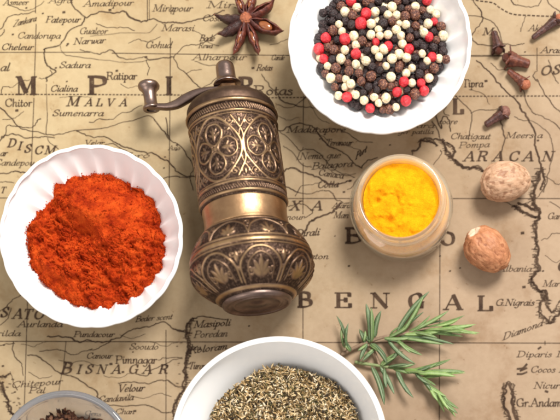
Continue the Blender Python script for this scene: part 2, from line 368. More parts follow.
def text(ink, s, x0, x1, y, cap, y1=None, slant=0.36, thick=None, thin=None, dens=0.85):
    """writes s on the map so that it runs from x0 to x1 (photo px) with its baseline from y to y1"""
    adv = sum(G[c][0] for c in s); k = cap / 18.0; kx = (x1 - x0) / adv
    y1 = y if y1 is None else y1
    slope = (y1 - y) / (x1 - x0)
    thick = thick or cap * 0.15; thin = thin or thick * 0.32
    cx = x0
    jy = 0
    for c in s:
        w_, st = G[c]
        jy = jy * .5 + rnd.uniform(-.012, .012) * cap
        for kind, pts in st:
            q = pts
            q = catmull(pts, 5) if kind == 'C' else np.array([np.array(pts[0]) * (1 - t) + np.array(pts[-1]) * t for t in np.linspace(0, 1, 5)]) if len(pts) == 2 else np.array(pts, float)
            X = cx + q[:, 0] * kx + q[:, 1] * k * slant
            Y = y - q[:, 1] * k + (X - x0) * slope + jy
            ink.stroke(np.stack([X, Y], -1), thin if kind == 't' else thick, thin, 20, soft=min(0.75, cap * .085), dens=dens)
        cx += w_ * kx
let = Ink()
# great spaced capitals
for c, x0, x1, y, cap in [('M',15.5,37,94.5,17.5),('P',87,106,94.5,17.5),('I',165,173,94.5,17.5),('R',238,254,95,17),('E',317,327,110,15),('L',452.5,463,114,15),
        ('B',344.5,361,243,14.5),('O',440.5,455,245,12.5),('B',297,311.5,307,14.5),('E',334,351.5,307.5,14.5),('N',370,390,308,14.5),('G',408.5,424,308.5,14.5),('A',444,462,309.5,14.5),('L',477,492.5,310.5,14.5)]:
    text(let, c, x0, x1, y, cap, slant=0, thick=cap * .27, thin=cap * .075, dens=0.97)
# italic spaced capitals
def spaced(word, xs, ys, cap, wd, slant=0.33):
    for i, (c, x) in enumerate(zip(word, xs)):
        yy = ys if isinstance(ys, (int, float)) else ys[i]
        text(let, c, x, x + wd * G[c][0] / 15, yy, cap, slant=slant, thick=cap * .21, thin=cap * .07, dens=0.92)
spaced('M', (66,), 106, 9.2, 9.5); spaced('ALVA', (84.5, 95.5, 106, 119), 106, 7.2, 7)
spaced('B', (60,), 373.5, 11, 11); spaced('ISNAGAR', (76, 85, 96, 111, 128, 142, 158), 373.5, 8.6, 8.6)
spaced('ARACAN', (463, 476, 492, 508, 522, 541), 161, 9.5, 10)
spaced('DISCM', (7, 17, 24, 34, 44), (147, 150, 152.5, 154, 154), 8, 8)
spaced('SATO', (0, 12, 22, 33), (317, 318.5, 319, 319), 9.5, 9)
spaced('XA', (289, 311), (210, 210), 9, 10)
spaced('OS', (540, 552), (75, 74), 9, 9); spaced('M', (482,), 35, 7, 8); spaced('C', (556,), 271, 11, 14)
spaced('T', (0,), 193, 6, 5)
# place names: text, x0, x1, baseline, cap height, (baseline at the end)
for t in [('Asmeer',3,28,5,6.5),('Agra',48,72,3,6.5),('Amadipour',83,133,6.5,6.8,5.5),('Fatepour',45,80,22.5,7),('Zankara',13,36,27,6.6,21),('Candorupa',17,60,38.5,7),
    ('Cheleur',1,33,50,7),('Gualeor',79,107,34,7.2),('Narwar',73,105,44.5,7,43),('Sadura',59,90,68,7),('al',0,9,71,9),('Mirapour',152,192,11.5,7.6),('Marasi',161,194,31,7.2),
    ('Gohud',145,171,48,7.4),('Cialina',50,77,91.5,7),('Sumenarra',52,103,116,7),('Velar',84,104,145,5.5),
    ('ar',0,7,156,7),('Candepou',-6,34,165.5,7),('Mirs',206,240,8,7.6),('Cosari',202,228,21,7),('Bade',199,214,41,7),('Rewa',198,212,48,6),('Alharpour',192,246,60,7),
    ('Rotas',256,272,70.5,6.8),('Cande',271,284,60,6),
    ('Madurapore',286,345,132.5,7),('Teranour',325,352,145.5,7),('Nemo gue',299,340,159.5,7.4,158),('Balagora',311,352,169.5,7.4,166.5),('Canaca',318,343,175,7,178.5),('Cotta',317,338,188,8,187),
    ('Port',355,366,160,7,152),('Alara',332,350,208,6),('Man',333,348,218,7),('nour',286,304,219.5,6),('Dirali',295,319,237,8,235),('aton',309,328,259,6.5),
    ('tar',460,470,54,6),('ara',416,434,128,5.6),('ger patilla',398,433,134,5),('coore',438,457,124,6),('Chatigaut',450,490,139,6.6),('Pompa',458,489,148,6.6,147),('Meers a',505,542,138,6.6),
    ('Aki',528,541,31,7),('Arac',540,562,53,7),('Albania',497,531,271.5,7),('Mari',542,562,286.5,7),('Gara',547,564,219,7),
    ('G.Nigrais',495,534,305.5,7.2),('Diamond I',502,550,340.5,7.4,323),('Diparis I',516,560,357,6.6),('Cocos I',530,562,372.5,7.2),('Nicuri',533,562,388.5,7.2),
    ('Aurlanda',17,62,327,7),('rilda',-4,20,336,6.5),('Pundacour',73,114,337,6.3),('Beder scent',135,172,322,6.2,319),
    ('Sooudo',129,158,349.5,7),('Canour',86,112,358.5,6.4),('Velour',117,144,392,8,391),('Candavila',98,133,402.5,7,400),('Gens',85,103,414,7),('Chitepour',11,62,388,7,384),('Pal',28,45,393,6.4),
    ('Chan',115,134,414,6),('Masipoli',193,230,328,7.6,325.5),('Poredan',193,227,338,7.6,336.5),('Koloram',188,227,354,7.6,349),('Turan',188,206,369,7.6),('Saca',188,200,350,6),
    ('Tero',118,150,160,6.4,157.5),('Asio',168,180,150,5)]:
    text(let, t[0], t[1], t[2], t[3], t[4] * .88, *(t[5:] or ()), thick=t[4] * .15, thin=t[4] * .05, dens=rnd.uniform(.65, .92))
# upright names
for t in [('Chitor',5,32,106.5,7.6),('Ratipar',106,137,79.5,7.4),('Rotas',253,293,95,9.2),('Tipra',462,483,87,7.4),('Pimnagar',115,157,363.5,7.6),('Gr.Andam',516,562,406.5,8)]:
    text(let, *t, slant=0.05, thick=t[4] * .15, thin=t[4] * .055)
# town marks
for x, y, r in [(26.5,8,.9),(43,13.5,.9),(64,12.3,1.5),(13,34.5,1),(56,68,1),(68,44,1.1),(67,45.5,.8),(17,110.5,1.6),(67,81.5,.8),(117,70.8,1.3),(110,10,1.5),(146,57,1.3),(253,68,1.5),
      (486,81,1.6),(450,271,1),(440,256,.8),(349,266,1.1),(360,199,1.1),(350,181,1.3),(344,192,1.2),(543,271,1),(522.5,233,1.9),(524,287,1.8),(538,140.5,1.2),(177,145,1),(176,150,.9),(165,157,.8),(164,168,.8),
      (317,128,1),(320,139,.9),(390,145,.9),(470,252,.7),(304,236,.8),(335,236,.6),(249,326,.9),(111,364,1.6),(123,372,1.3),(133,352,.8),(135,411,1.4),(70,408,1),(4,345,1),(3,366,1.2),(15,392,1),(460,268,.8),(525,52,.8)]:
    let.stroke([(x - r * .8, y + .2), (x, y), (x + r * .8, y - .1)], r * 1.5, r * 1.3, dens=.85)
let.build('lettering', mp)

ln = Ink()
def river(pts, w=1.0, wig=0.9, dens=0.7, sub=7, seed=None):
    p = catmull(pts, sub); t = np.arange(len(p)); sd = rnd.random() * 500
    p = p + np.stack([vnoise(t * .33 + sd, t * 0 + 3.1) + .5 * vnoise(t * .8 + sd, t * 0 + 23.1), vnoise(t * .33 + sd, t * 0 + 9.7) + .6 * vnoise(t * .8 + sd, t * 0 + 29.7)], -1) * wig
    # width swells and thins a little as an engraved line does
    n = len(p); step = 12
    for a_ in range(0, n - 1, step):
        seg = p[a_:a_ + step + 1]
        if len(seg) > 1: ln.stroke(seg, w * .85 * rnd.uniform(.75, 1.25), w * .55, 20, soft=.5, dens=dens * rnd.uniform(.85, 1.1))
def dotted(pts, w=1.1, gap=3.6, on=2.0, dens=.75):
    p = catmull(pts, 24); L = np.r_[0, np.cumsum(np.hypot(*np.diff(p, axis=0).T))]
    s_ = 0
    while s_ < L[-1]:
        q = [(np.interp(u, L, p[:, 0]), np.interp(u, L, p[:, 1])) for u in (s_, s_ + on / 2, s_ + on)]
        ln.stroke(q, w, w, soft=.4, dens=dens); s_ += gap
def rule(a_, b, w=.9, dens=.62):
    t = np.linspace(0, 1, 14)[:, None]
    ln.stroke(np.array(a_) * (1 - t) + np.array(b) * t, w, w, soft=.45, dens=dens)
# graticule
rule((-90,52.5),(90,52.3)); rule((112,53.2),(330,56)); rule((300,56),(640,55)); rule((430,56.8),(505,56.2), .7)
rule((37,-60),(35.5,13)); rule((36.2,24),(34,96)); rule((34,98),(32,150)); rule((32,150),(24,420)); rule((147,-60),(147.5,20)); rule((149,-60),(149.4,20), .6)
rule((171,5),(171,14)); rule((170.5,38),(169,215)); rule((303.5,96),(303.2,129)); rule((303.2,163),(303,214)); rule((303,308),(303,420)); rule((440,241),(439,500))
rule((260,198.5),(640,198.6), 1.0); rule((-90,341),(640,343.5), 1.0); rule((66,342),(63,372), .8); rule((62,372),(58,396), .7); rule((166,330),(166,425)); rule((537,48),(537,70)); rule((545,341),(545,345))
rule((-80,198),(60,198))
dotted([(-60,94.5),(60,94.5),(170,95),(200,95)], 1.1); dotted([(250,98),(300,97.5),(420,96.5),(560,96),(640,96)], 1.1)
dotted([(430,-4),(462,-2),(480,1),(493,3),(500,8),(512,14),(530,15.5),(560,16.5),(640,17)], 1.3, 4.6, 2.8, .85)
# rivers and roads
river([(-20,33),(0,29),(7,18),(18,15),(26,14),(36,11)], 1.3); river([(-30,50),(-8,40),(2,35),(4,30)],1.1)
river([(68,-12),(72,4),(80,13),(86,18)], 1.4); river([(86,18),(100,13),(113,13),(124,12),(133,19),(146,21),(155,19),(163,23),(172,22),(185,23),(200,20),(215,14),(224,10)], 1.8, 1.3, .8)
river([(86,18),(82,23),(72,30),(63,40),(58,46),(46,48),(44,52),(45,62),(52,68),(56,72),(48,77),(46,82)], 1.4, .9, .75)
river([(44,50),(52,47),(58,46)],1); river([(60,46),(62,52),(70,56),(90,59),(108,60),(122,62),(140,62),(156,59),(172,57)], .9, .7, .6)
river([(80,50),(88,52),(100,54),(106,52),(112,51),(120,57),(132,60),(144,57),(150,60),(165,58),(174,57)], 1.2, .9, .7)
river([(90,36),(105,35),(125,33),(145,33),(152,31),(157,24)], .9,.4,.5)
river([(174,57),(179,51),(190,45),(200,44),(214,36),(226,28)], 1.3); river([(174,57),(178,67),(186,74),(196,84),(202,88),(215,80),(223,70),(229,62)], 1.1,.8); river([(186,74),(192,71),(202,70)],1)
river([(146,60),(149,68),(147,76)], 1.1); river([(46,84),(47,100),(47,118),(46,134)], 1.0,.5,.6)
river([(-10,112),(0,108),(6,113),(12,119),(18,127),(28,130),(40,133),(48,135),(60,134),(75,131),(95,129),(115,125),(130,121),(148,116),(156,122),(163,131),(169,140)], 1.3,.8,.75)
river([(0,95),(3,88),(12,87),(20,82),(30,80)],.9); river([(38,78),(45,79),(52,75),(50,70)],.9)
river([(-12,146),(0,141),(5,134),(8,126),(16,126),(26,128),(34,126),(37,121),(41,119)],1.4); river([(2,138),(6,136),(16,134),(26,139),(36,137),(44,137),(54,137)],1.6,1.2)
river([(90,123),(100,119),(112,120),(122,113),(132,111),(142,105)], 1.2,.9,.65); river([(76,132),(90,137),(104,136),(113,141),(125,147),(140,152),(152,153),(160,158),(169,162),(176,171),(186,176),(200,177)], 1.4,1.2,.8)
river([(47,138),(51,144),(58,149)],1); river([(-10,172),(4,173),(16,171),(26,174)],1.8,1.5)
river([(0,183),(6,182),(14,183)],1); river([(104,146),(113,144),(124,150),(133,153)],1.2)
river([(165,118),(170,139),(180,146),(188,156),(193,168),(190,178),(193,190)],1.1); river([(160,180),(170,177),(183,177),(196,177)],1.4,.9)
river([(186,120),(194,132),(210,140)],1)
# between the mill and the pepper bowl
river([(270,45),(286,40),(296,32),(304,25)],1); river([(262,75),(270,86),(283,101),(296,106),(310,107),(322,110)],1.4,1.3); river([(276,104),(290,108),(302,100),(308,94)],1.1)
river([(278,131),(290,126),(305,124),(313,128),(320,137),(332,148),(345,155),(356,164),(362,168)],1.5,1.3,.85); river([(280,132),(290,140),(300,150),(312,149),(322,157),(330,166),(344,174),(355,178)],1.1,1.2)
river([(330,128),(345,133),(360,141),(372,142)],1.1); river([(296,160),(300,154),(303,147)],1); river([(280,172),(292,168),(303,172),(318,178),(330,184),(345,183),(351,180)],2.0,1.3,.9)
river([(280,184),(290,188),(303,194),(318,191),(330,192),(336,199),(343,204)],1.2,1.2); river([(343,204),(336,208),(330,213),(318,217),(310,222),(306,228),(300,236),(293,242)],2.6,1.8,.9); river([(343,203),(352,203),(362,201),(370,197)],1.4)
river([(288,206),(298,204),(306,206),(312,212),(304,219)],1.2,1.0); river([(352,120),(360,130),(368,126)],1)
river([(362,168),(368,160),(378,158)],1.5); river([(348,190),(352,186),(358,180)],1)
# right of the pepper bowl
river([(430,-8),(440,4),(452,16)],1.1); river([(470,-14),(474,2),(480,10),(482,18),(480,26),(473,33),(471,38),(478,44),(490,45),(505,44),(516,45),(524,44)],1.3,1.1,.8)
river([(464,16),(476,16),(489,20),(497,28),(501,38),(503,48),(504,53)],1.1,.6); river([(507,-8),(513,3),(520,6),(530,7),(538,5),(543,-5)],1.2); river([(526,16),(523,23),(520,31)],.9); river([(546,-6),(550,5),(558,11),(566,18)],1.1)
river([(476,60),(485,68),(493,76),(498,84),(507,92),(516,101),(523,112),(530,122),(534,133),(536,145),(538,158),(541,170)],1.7,1.3,.9)
river([(537,70),(534,76),(537,82)],1); river([(537,80),(544,92),(552,104),(560,112),(570,122)],1.3,.9); river([(518,86),(524,93),(527,103),(533,113),(542,116),(552,122),(560,130)],1.3,1.0)
river([(456,96),(464,104),(471,113),(471,124),(469,134),(468,140)],1.0,.6); river([(471,113),(480,110),(492,110),(500,109)],1.0,.5); river([(501,121),(502,129),(505,138),(503,146),(500,158),(497,166)],1.3,.9)
river([(515,116),(522,120),(532,121),(541,127),(549,134),(552,142),(553,156),(549,170),(546,184),(539,196),(528,202),(520,206)],1.0,.7,.6)
river([(566,214),(556,205),(550,202)],1); river([(541,240),(548,238),(553,233),(562,234)],1.1); river([(533,198),(528,203),(512,205),(503,202)],1.0)
river([(437,100),(436,112),(438,124),(442,128),(441,122),(444,117),(448,118),(450,124),(450,132)],1.5,.8,.85); river([(432,121),(436,128),(441,140)],1.3); river([(449,116),(444,113),(446,105)],1)
river([(413,152),(419,147),(420,140),(430,138),(438,141),(444,140)],2.2,1.4,.9); river([(398,174),(408,166),(412,156),(414,150)],1.4); river([(433,164),(440,156),(441,150)],1.1)
for q in [[(262,120),(275,116),(288,120),(298,118)],[(283,146),(292,152),(300,163),(312,168)],[(306,131),(318,135),(330,141),(346,146),(360,150)],[(296,196),(300,188),(312,184),(322,182)],[(322,165),(332,172),(345,176),(356,174)],[(308,100),(318,118),(330,124)],
          [(10,6),(22,10),(34,9),(44,2)],[(96,24),(110,28),(122,27),(134,30)],[(128,44),(138,40),(150,41),(160,36)],[(192,30),(200,34),(206,42),(218,46)],[(60,98),(76,96),(92,98)],[(120,84),(130,88),(140,86)],[(2,120),(14,118),(24,112)],[(196,62),(210,66),(224,64)],
          [(20,344),(34,346),(46,342)],[(60,360),(72,364),(84,361),(98,366)],[(104,376),(118,378),(130,374)],[(30,372),(40,378),(52,376)],[(130,396),(146,398),(160,394),(172,396)],[(120,336),(134,338),(146,334)],[(152,342),(164,346),(178,342)],
          [(446,34),(456,40),(466,38)],[(490,64),(500,70),(512,68)],[(548,60),(552,72),(558,84)],[(470,90),(482,94),(490,104)],[(546,256),(554,262),(566,258)],[(548,178),(556,184),(566,182)]]:
    river(q, rnd.uniform(.7, 1.1), 1.1, .6)
# coast of Aracan with its shading
def coast(pts, w=2.2, hatch=4.5, wig=1.6, side=-1, dens=.85):
    river(pts, w, wig, dens); p = catmull(pts, 9)
    river([(x + side * 1.6 + rnd.uniform(-.8,.8), y + rnd.uniform(-.8,.8)) for x, y in pts], w * .8, wig * 1.6, dens * .7)
    for x, y in p:
        if rnd.random() < .8:
            h = hatch * rnd.uniform(.4, 1.1); x += rnd.uniform(-1.5, 1.5); y += rnd.uniform(-1, 1)
            ln.stroke([(x, y), (x + side * h * .5, y + rnd.uniform(-.3, .3)), (x + side * h, y + .2)], .9 * rnd.uniform(.7, 1.8), .6, soft=.5, dens=dens * rnd.uniform(.4, .9))
coast([(442,140),(446,148),(450,156),(456,161),(462,166),(470,169),(478,168),(484,172)], 2.6, 4, 1.6)
coast([(446,142),(452,147),(455,152),(452,158)],2.4,3); coast([(420,142),(430,141),(438,146)],2,3)
coast([(541,168),(538,178),(536,186),(533,194),(534,202),(538,208),(540,216),(536,226),(536,236),(538,246),(537,258),(539,268),(534,276),(533,284),(539,290),(545,292),(547,300)], 3.0, 5.5, 1.9)
coast([(516,206),(522,212),(530,216),(538,217)],2.6,4); coast([(518,203),(528,206),(534,210)],2.4,3); coast([(547,296),(540,303),(540,312),(545,319),(550,324),(556,318),(562,310),(570,306)],2.4,4,1.8,-1,.75)
coast([(550,300),(546,306),(552,312),(558,306),(562,298)],1.8,3,1.4,1,.7); coast([(541,168),(543,178),(541,190)],2,3,1.4,1)
coast([(566,300),(575,318),(590,330)],2.4,4)
# Andaman islands
coast([(507,384),(505,392),(504,402),(507,412),(511,424)],2.6,3.5,1.4,-1,.9); coast([(510,384),(512,394),(512,404),(515,414),(518,426)],2.4,3.5,1.4,1,.9); river([(505,386),(508,382),(512,385)],1.8)
for p_ in [[(517,369),(523,368),(527,364)],[(517,374),(522,374),(527,372)],[(520,371),(527,368)],[(538,349),(541,347)],[(545,391),(548,392)]]: ln.stroke(catmull(p_, 5), 2.4, 1.6, dens=.85)
# lower left: rivers round Bisnagar and the Coromandel coast
river([(-10,304),(0,311),(10,303),(18,297),(22,293)],1.3); river([(0,326),(8,318),(12,308)],1)
river([(47,336),(60,337),(72,339),(78,342),(88,341),(96,342),(108,341),(118,338),(128,331),(140,328),(152,326),(164,323),(174,328),(184,332),(192,333)],1.7,1.1,.8)
river([(90,351),(98,349),(106,344),(112,340)],1.2); river([(40,352),(52,350),(64,351),(72,355),(84,352),(92,348)],1.1,.9); river([(-8,348),(4,344),(14,344)],1.2)
river([(13,342),(14,356),(22,364),(23,376)],1.0); river([(28,355),(38,357),(46,362),(56,371),(66,375),(76,378),(88,386),(97,392),(98,398),(108,405),(124,406),(140,405),(152,407),(162,412),(172,413)],1.5,1,.75)
river([(118,383),(128,382),(140,383),(150,383),(160,381),(168,381),(176,386),(184,387)],1.4,.9,.75); river([(136,374),(146,376),(152,370),(162,366),(172,361),(182,358)],1.2,.8); river([(158,360),(168,358),(182,357)],1)
coast([(193,318),(187,326),(187,336),(188,346),(187,354),(185,362),(184,372),(185,380),(183,388),(178,398),(174,408),(174,420)],2.4,4.5,1.6,1,.85); river([(193,319),(202,316),(214,318),(228,320)],1.4); river([(178,330),(186,331)],1.6)
coast([(-4,374),(4,378),(10,374)],2,3); coast([(2,382),(4,392),(8,402),(12,412),(18,420)],2.4,3.4,1.2,-1,.85); river([(10,372),(13,380),(18,390)],1)
for k in range(26):      # bits of engraving along the left coast and scattered hachures
    x, y = rnd.choice([(rnd.uniform(0,12), rnd.uniform(365,415)), (rnd.uniform(176,190), rnd.uniform(330,415)), (rnd.uniform(10,20), rnd.uniform(395,408))])
    ln.stroke([(x, y), (x + rnd.uniform(1,2.5), y + rnd.uniform(-.4,.4))], rnd.uniform(.8,1.8), .8, dens=.6)
# beyond the frame the same network goes on
for k in range(70):
    while True:
        x = rnd.uniform(-330, 880); y = rnd.uniform(-280, 690)
        if not (-60 < x < 610 and -60 < y < 460): break
    pts = [(x, y)]; an = rnd.uniform(0, 6.28)
    for j in range(7):
        an += rnd.uniform(-.6, .6); x += 14 * math.cos(an); y += 14 * math.sin(an)
        if -370 < x < 930 and -310 < y < 730 and not (-8 < x < 568 and -8 < y < 428): pts.append((x, y))
        else: break
    if len(pts) > 2: river(pts, 1.3, 1.2, .7)
ln.build('rivers_and_coasts', mp)

# ------------------------------------------------------------------ bowls
def bowl(name, cx, cy, Rpx, h, label, group, flutes=0, amp=0.0, thick=0.0024, p=1.6, rf=0.45, m=M_porc, foot=0.46, phase=0.0):
    R = Rpx * SC(h); c = P(cx, cy, h)
    def zin(r): 
        u = max(0, (r / R - rf) / (1 - rf)); return 0.0055 + (h - 0.0055) * u ** p
    inner = [(R * rf * k / 8, 0.0055) for k in range(9)] + [(R * (rf + (0.985 - rf) * k / 34), 0) for k in range(1, 35)]
    inner = [(r, zin(r)) for r, z in inner]
    ri, zi = inner[-1]
    rim = [(R - thick * .30 + thick * .5 * math.sin(a_), h - thick * .3 + thick * .5 * math.cos(a_)) for a_ in np.linspace(-.9, 1.7, 9)]
    outer = []
    for k in range(1, 30):
        r = R * (1 - (1 - foot) * k / 29); u = max(0, (r / R - foot) / (1 - foot))
        outer.append((r + thick * .25 * (1 - k / 29), 0.003 + (h - thick - 0.003) * u ** p))
    bot = [(R * foot, 0.0006), (R * foot - .001, 0.0), (R * foot - .003, 0.0), (R * foot - .004, 0.0015), (0.0001, 0.0015)]
    prof = inner + rim + outer + bot
    def fn(T, r, z, s_):
        if not flutes: return r, z
        q = r / R
        wgt = np.clip((q - foot * 1.02) / .3, 0, 1); wgt = wgt * wgt * (3 - 2 * wgt) * (1 - .86 * np.clip((q - .80) / .19, 0, 1) ** .8)
        f = np.abs(np.sin((T + phase) * flutes / 2)) ** 1.1
        return r + (f - .75) * amp * wgt, z + (f - .6) * amp * .35 * wgt * np.clip((q - .8) / .2, 0, 1)
    V, F = lathe(prof, 24 * 16 if flutes else 160, fn)
    o = make(name, V, F, m); o.location = (c.x, c.y, 0)
    tag(o, label, 'bowl', group)
    return o, R, c, zin

b1, R1, C1, zin1 = bowl('bowl', 91, 236, 91, 0.031, 'white fluted porcelain bowl holding bright orange red powder', 'small white fluted bowls', 24, 0.0030)
b2, R2, C2, zin2 = bowl('bowl', 380, 42, 91, 0.031, 'white fluted porcelain bowl holding mixed peppercorns', 'small white fluted bowls', 24, 0.0030, phase=.1)
b3, R3, C3, zin3 = bowl('bowl', 279, 445, 107.5, 0.046, 'plain smooth white bowl holding dried chopped herbs', None, 0, 0, 0.0034, 1.5, .40)

# powder heaps
def heap(name, center, Rm, z_edge, dome, m, label, cat, rough=1.0, dents=(), n=460, nr=230, edge_amp=.06, floor=None, seed=0.0, group=None, clump=1.0, grains=0):
    th = np.linspace(0, 2 * np.pi, n, endpoint=False)
    edge = Rm * (1 + edge_amp * fbm(np.cos(th) * 3 + seed, np.sin(th) * 3 + seed, 1.0, 4) + edge_amp * .35 * fbm(np.cos(th) * 14 + seed, np.sin(th) * 14, 4.0, 3))
    q = np.linspace(0, 1, nr)
    T, Q = np.meshgrid(th, q, indexing='ij'); E = edge[:, None]
    X = Q * E * np.cos(T); Y = Q * E * np.sin(T)
    Z = z_edge + dome * (1 - Q ** 2.2)
    for dx, dy, rx, amt in dents: Z += amt * np.exp(-((X - dx) ** 2 + (Y - dy) ** 2) / rx ** 2)
    wx = X + .0008 * fbm(X * 300, Y * 300, 9.0, 3); wy = Y + .0008 * fbm(X * 300 + 7, Y * 300, 4.0, 3)
    s1 = fbm(wx * 55 + seed, wy * 55, seed, 7, 2.1, .56) * .0038
    mk = np.clip(.55 + 1.3 * fbm(wx * 45 + 3, wy * 45 + seed, 6.0, 2), .12, 1.3)
    if grains:
        pl_ = 1 - .85 * np.exp(-((X - .006) ** 2 + (Y - .010) ** 2) / .0135 ** 2); s1 *= pl_ * .9 + .1; mk *= pl_
    s1 += (np.clip(fbm(wx * 420 + seed, wy * 420, seed, 3), -.2, 1) * .0022 + fbm(X * 1100, Y * 1100, seed, 3) * .0005) * clump * mk
    Z += s1 * rough
    fall = np.clip((Q - .93) / .07, 0, 1); Z -= fall ** 1.6 * .004
    V = np.stack([X, Y, Z], -1).reshape(-1, 3)
    F = grid_faces(n, nr)
    if grains:             # loose crumbs lying on the heap and rolled out to its edge
        R_ = np.random.RandomState(int(seed * 10) + 3); b = len(V); g = grains
        ii = R_.randint(0, n, g); jj = np.clip((nr * np.sqrt(R_.rand(g)) * 1.0).astype(int), 2, nr - 2)
        ii[:g // 3] = R_.randint(0, n, g // 3); jj[:g // 3] = R_.randint(int(nr * .86), nr - 1, g // 3)
        cen_ = V[ii * nr + jj] + R_.randn(g, 3) * .00025
        out = 1 + np.where(np.arange(g) < g // 3, R_.rand(g) * .035, 0); cen_[:, :2] *= out[:, None]
        rad_ = .00012 + .00042 * R_.rand(g) ** 3 + .0006 * (R_.rand(g) < .03) * R_.rand(g)
        oc = np.array([(1,0,0),(0,1,0),(-1,0,0),(0,-1,0),(0,0,1),(0,0,-1)], float)
        VV = cen_[:, None, :] + oc[None] * rad_[:, None, None] * (.6 + .8 * R_.rand(g, 6, 1))
        fo = np.array([(0,1,4,4),(1,2,4,4),(2,3,4,4),(3,0,4,4)])
        tri = [(0,1,4),(1,2,4),(2,3,4),(3,0,4),(1,0,5),(2,1,5),(3,2,5),(0,3,5)]
        VV = VV.reshape(-1, 3)
        me_F = [tuple(f) for f in F.tolist()] + [(b + 6*q + a_, b + 6*q + b_, b + 6*q + c_) for q in range(g) for a_, b_, c_ in tri]
        V = np.vstack([V, VV]); F = me_F
    o = make(name, V, F, m); o.location = (center[0], center[1], 0)
    return tag(o, label, cat, group)
c = P(96, 240.5, .0165)
k1 = SC(.017)
heap('ground_paprika', c, 70.5 * k1, .0150, .0125, M_paprika, 'heap of bright orange red ground spice in the left fluted bowl', 'spice', 1.25,
     dents=[(-8 * k1, 2 * k1, 13 * k1, -.0085), (-30 * k1, -2 * k1, 17 * k1, -.0070), (-16 * k1, 32 * k1, 9 * k1, .0030), (-4 * k1, 22 * k1, 10 * k1, .0026), (14 * k1, 24 * k1, 24 * k1, .0065), (-30*k1, -34*k1, 16*k1, .0012), (0, -22 * k1, 16 * k1, -.0022), (45 * k1, -25 * k1, 9 * k1, -.0025)], edge_amp=.045, seed=3.3, grains=9000)

# peppercorns ---------------------------------------------------------------
def ball_mesh(name, m, seed, wr, rough, sub=4, flat=.0):
    import bmesh
    bm = bmesh.new(); bmesh.ops.create_icosphere(bm, subdivisions=sub + 1, radius=1.0)
    for v in bm.verts:
        p_ = v.co.copy(); q = p_ * wr + Vector((seed, seed * .7, 3))
        d = (abs(mnoise.noise(q)) * .6 + (1 - abs(mnoise.noise(q * 1.9))) ** 6 * .35) * rough + mnoise.noise(p_ * 1.3 + Vector((seed, 0, 0))) * .06
        v.co = p_ * (1 - d)
        v.co.z *= 1 - flat
    me = bpy.data.meshes.new(name); bm.to_mesh(me); bm.free()
    me.polygons.foreach_set('use_smooth', np.ones(len(me.polygons), dtype=bool)); me.materials.append(m); return me
PM = {
 'red': mat_simple('red_pepper_skin', [(0.3, (0.36, 0.006, 0.014)), (0.5, (0.66, 0.022, 0.035)), (0.75, (0.80, 0.10, 0.10))], 1.6, .26, .0005, 6),
 'white': mat_simple('white_pepper_skin', [(0.28, (0.40, 0.25, 0.12)), (0.42, (0.70, 0.54, 0.33)), (0.6, (0.84, 0.74, 0.54)), (0.8, (0.90, 0.83, 0.68))], 1.8, .36, .0003, 6),
 'black': mat_simple('black_pepper_skin', [(0.35, (0.010, 0.006, 0.006)), (0.55, (0.035, 0.018, 0.018)), (0.74, (0.10, 0.05, 0.04))], 2.6, .22, .0007, 4, .5),
 'brown': mat_simple('brown_pepper_skin', [(0.32, (0.030, 0.012, 0.010)), (0.5, (0.13, 0.045, 0.030)), (0.62, (0.34, 0.15, 0.08)), (0.78, (0.60, 0.38, 0.22))], 2.4, .30, .0007, 4, .5)}
pm = {}
for kk, wr, ro in (('red', 2.0, .14), ('white', 2.2, .16), ('black', 2.2, .36), ('brown', 2.2, .34)):
    pm[kk] = [ball_mesh('peppercorn', PM[kk], 1.7 + i * 5.1, wr, ro) for i in range(4)]
reds = [(351,1),(366,14),(361,24),(345,39),(326,38),(319,49),(324,59),(356,54),(388,46),(409,49),(429,37),(427,2),(347,97),(370,108),(406,101),(397,92),(404,82),(424,91),(421,83),(432,57),(386,-12),(345,-8),(410,-18)]
whites = [(375,12),(392,7),(339,25),(371,35),(380,36),(388,35),(401,36),(345,50),(341,59),(375,50),(384,49),(379,57),(386,66),(392,59),(399,54),(391,77),(366,61),(331,78),(374,97),(364,100),(356,95),(351,84),(396,107),(430,10),(436,15),(428,24),(424,33),(443,36),(422,54),(427,61),(412,83),(429,78),(356,45),(371,24),(406,25),(398,-6),(372,-8),(358,-14),(420,-10),(345,12),(357,8),(386,98),(412,68)]
browns = [(334,50),(359,73),(371,76),(434,68),(441,27),(415,94),(336,68),(399,68),(392,21),(415,15),(383,84),(349,71),(410,38),(362,41),(333,31),(446,60)]
hp = P(380, 44, .02); kp = SC(.022); Rp = 66 * kp
def ph(x, y):           # height of the heap's top layer
    q = math.hypot(x - hp.x, y - hp.y) / Rp
    return .0165 + .0065 * (1 - min(q, 1.2) ** 2)
pts = []
for kk, L in (('red', reds), ('white', whites), ('brown', browns)):
    for x, y in L:
        r = {'red': .0030, 'white': .00255, 'brown': .0028}[kk] * rnd.uniform(.84, 1.12)
        zz = .024
        for _ in range(3): w_ = P(x, y, zz); zz = ph(w_.x, w_.y) + .001
        pts.append([w_.x, w_.y, zz + rnd.uniform(-.0004, .0006), r, kk])
tries = 0
def dart(nmax, dz, sep, kinds, rr):
    global pts
    placed = 0; t = 0
    while placed < nmax and t < 30000:
        t += 1
        an = rnd.uniform(0, 6.2832); q = math.sqrt(rnd.random()) * 1.0
        x = hp.x + Rp * q * math.cos(an); y = hp.y + Rp * q * math.sin(an)
        # a little ragged outline
        if q > .93 + .07 * math.sin(an * 5 + 1) : continue
        r = rnd.uniform(*rr); z = ph(x, y) + dz
        if all((x - p_[0]) ** 2 + (y - p_[1]) ** 2 + (z - p_[2]) ** 2 > ((r + p_[3]) * sep) ** 2 for p_ in pts):
            pts.append([x, y, z, r, rnd.choices(*kinds)[0]]); placed += 1
    return placed
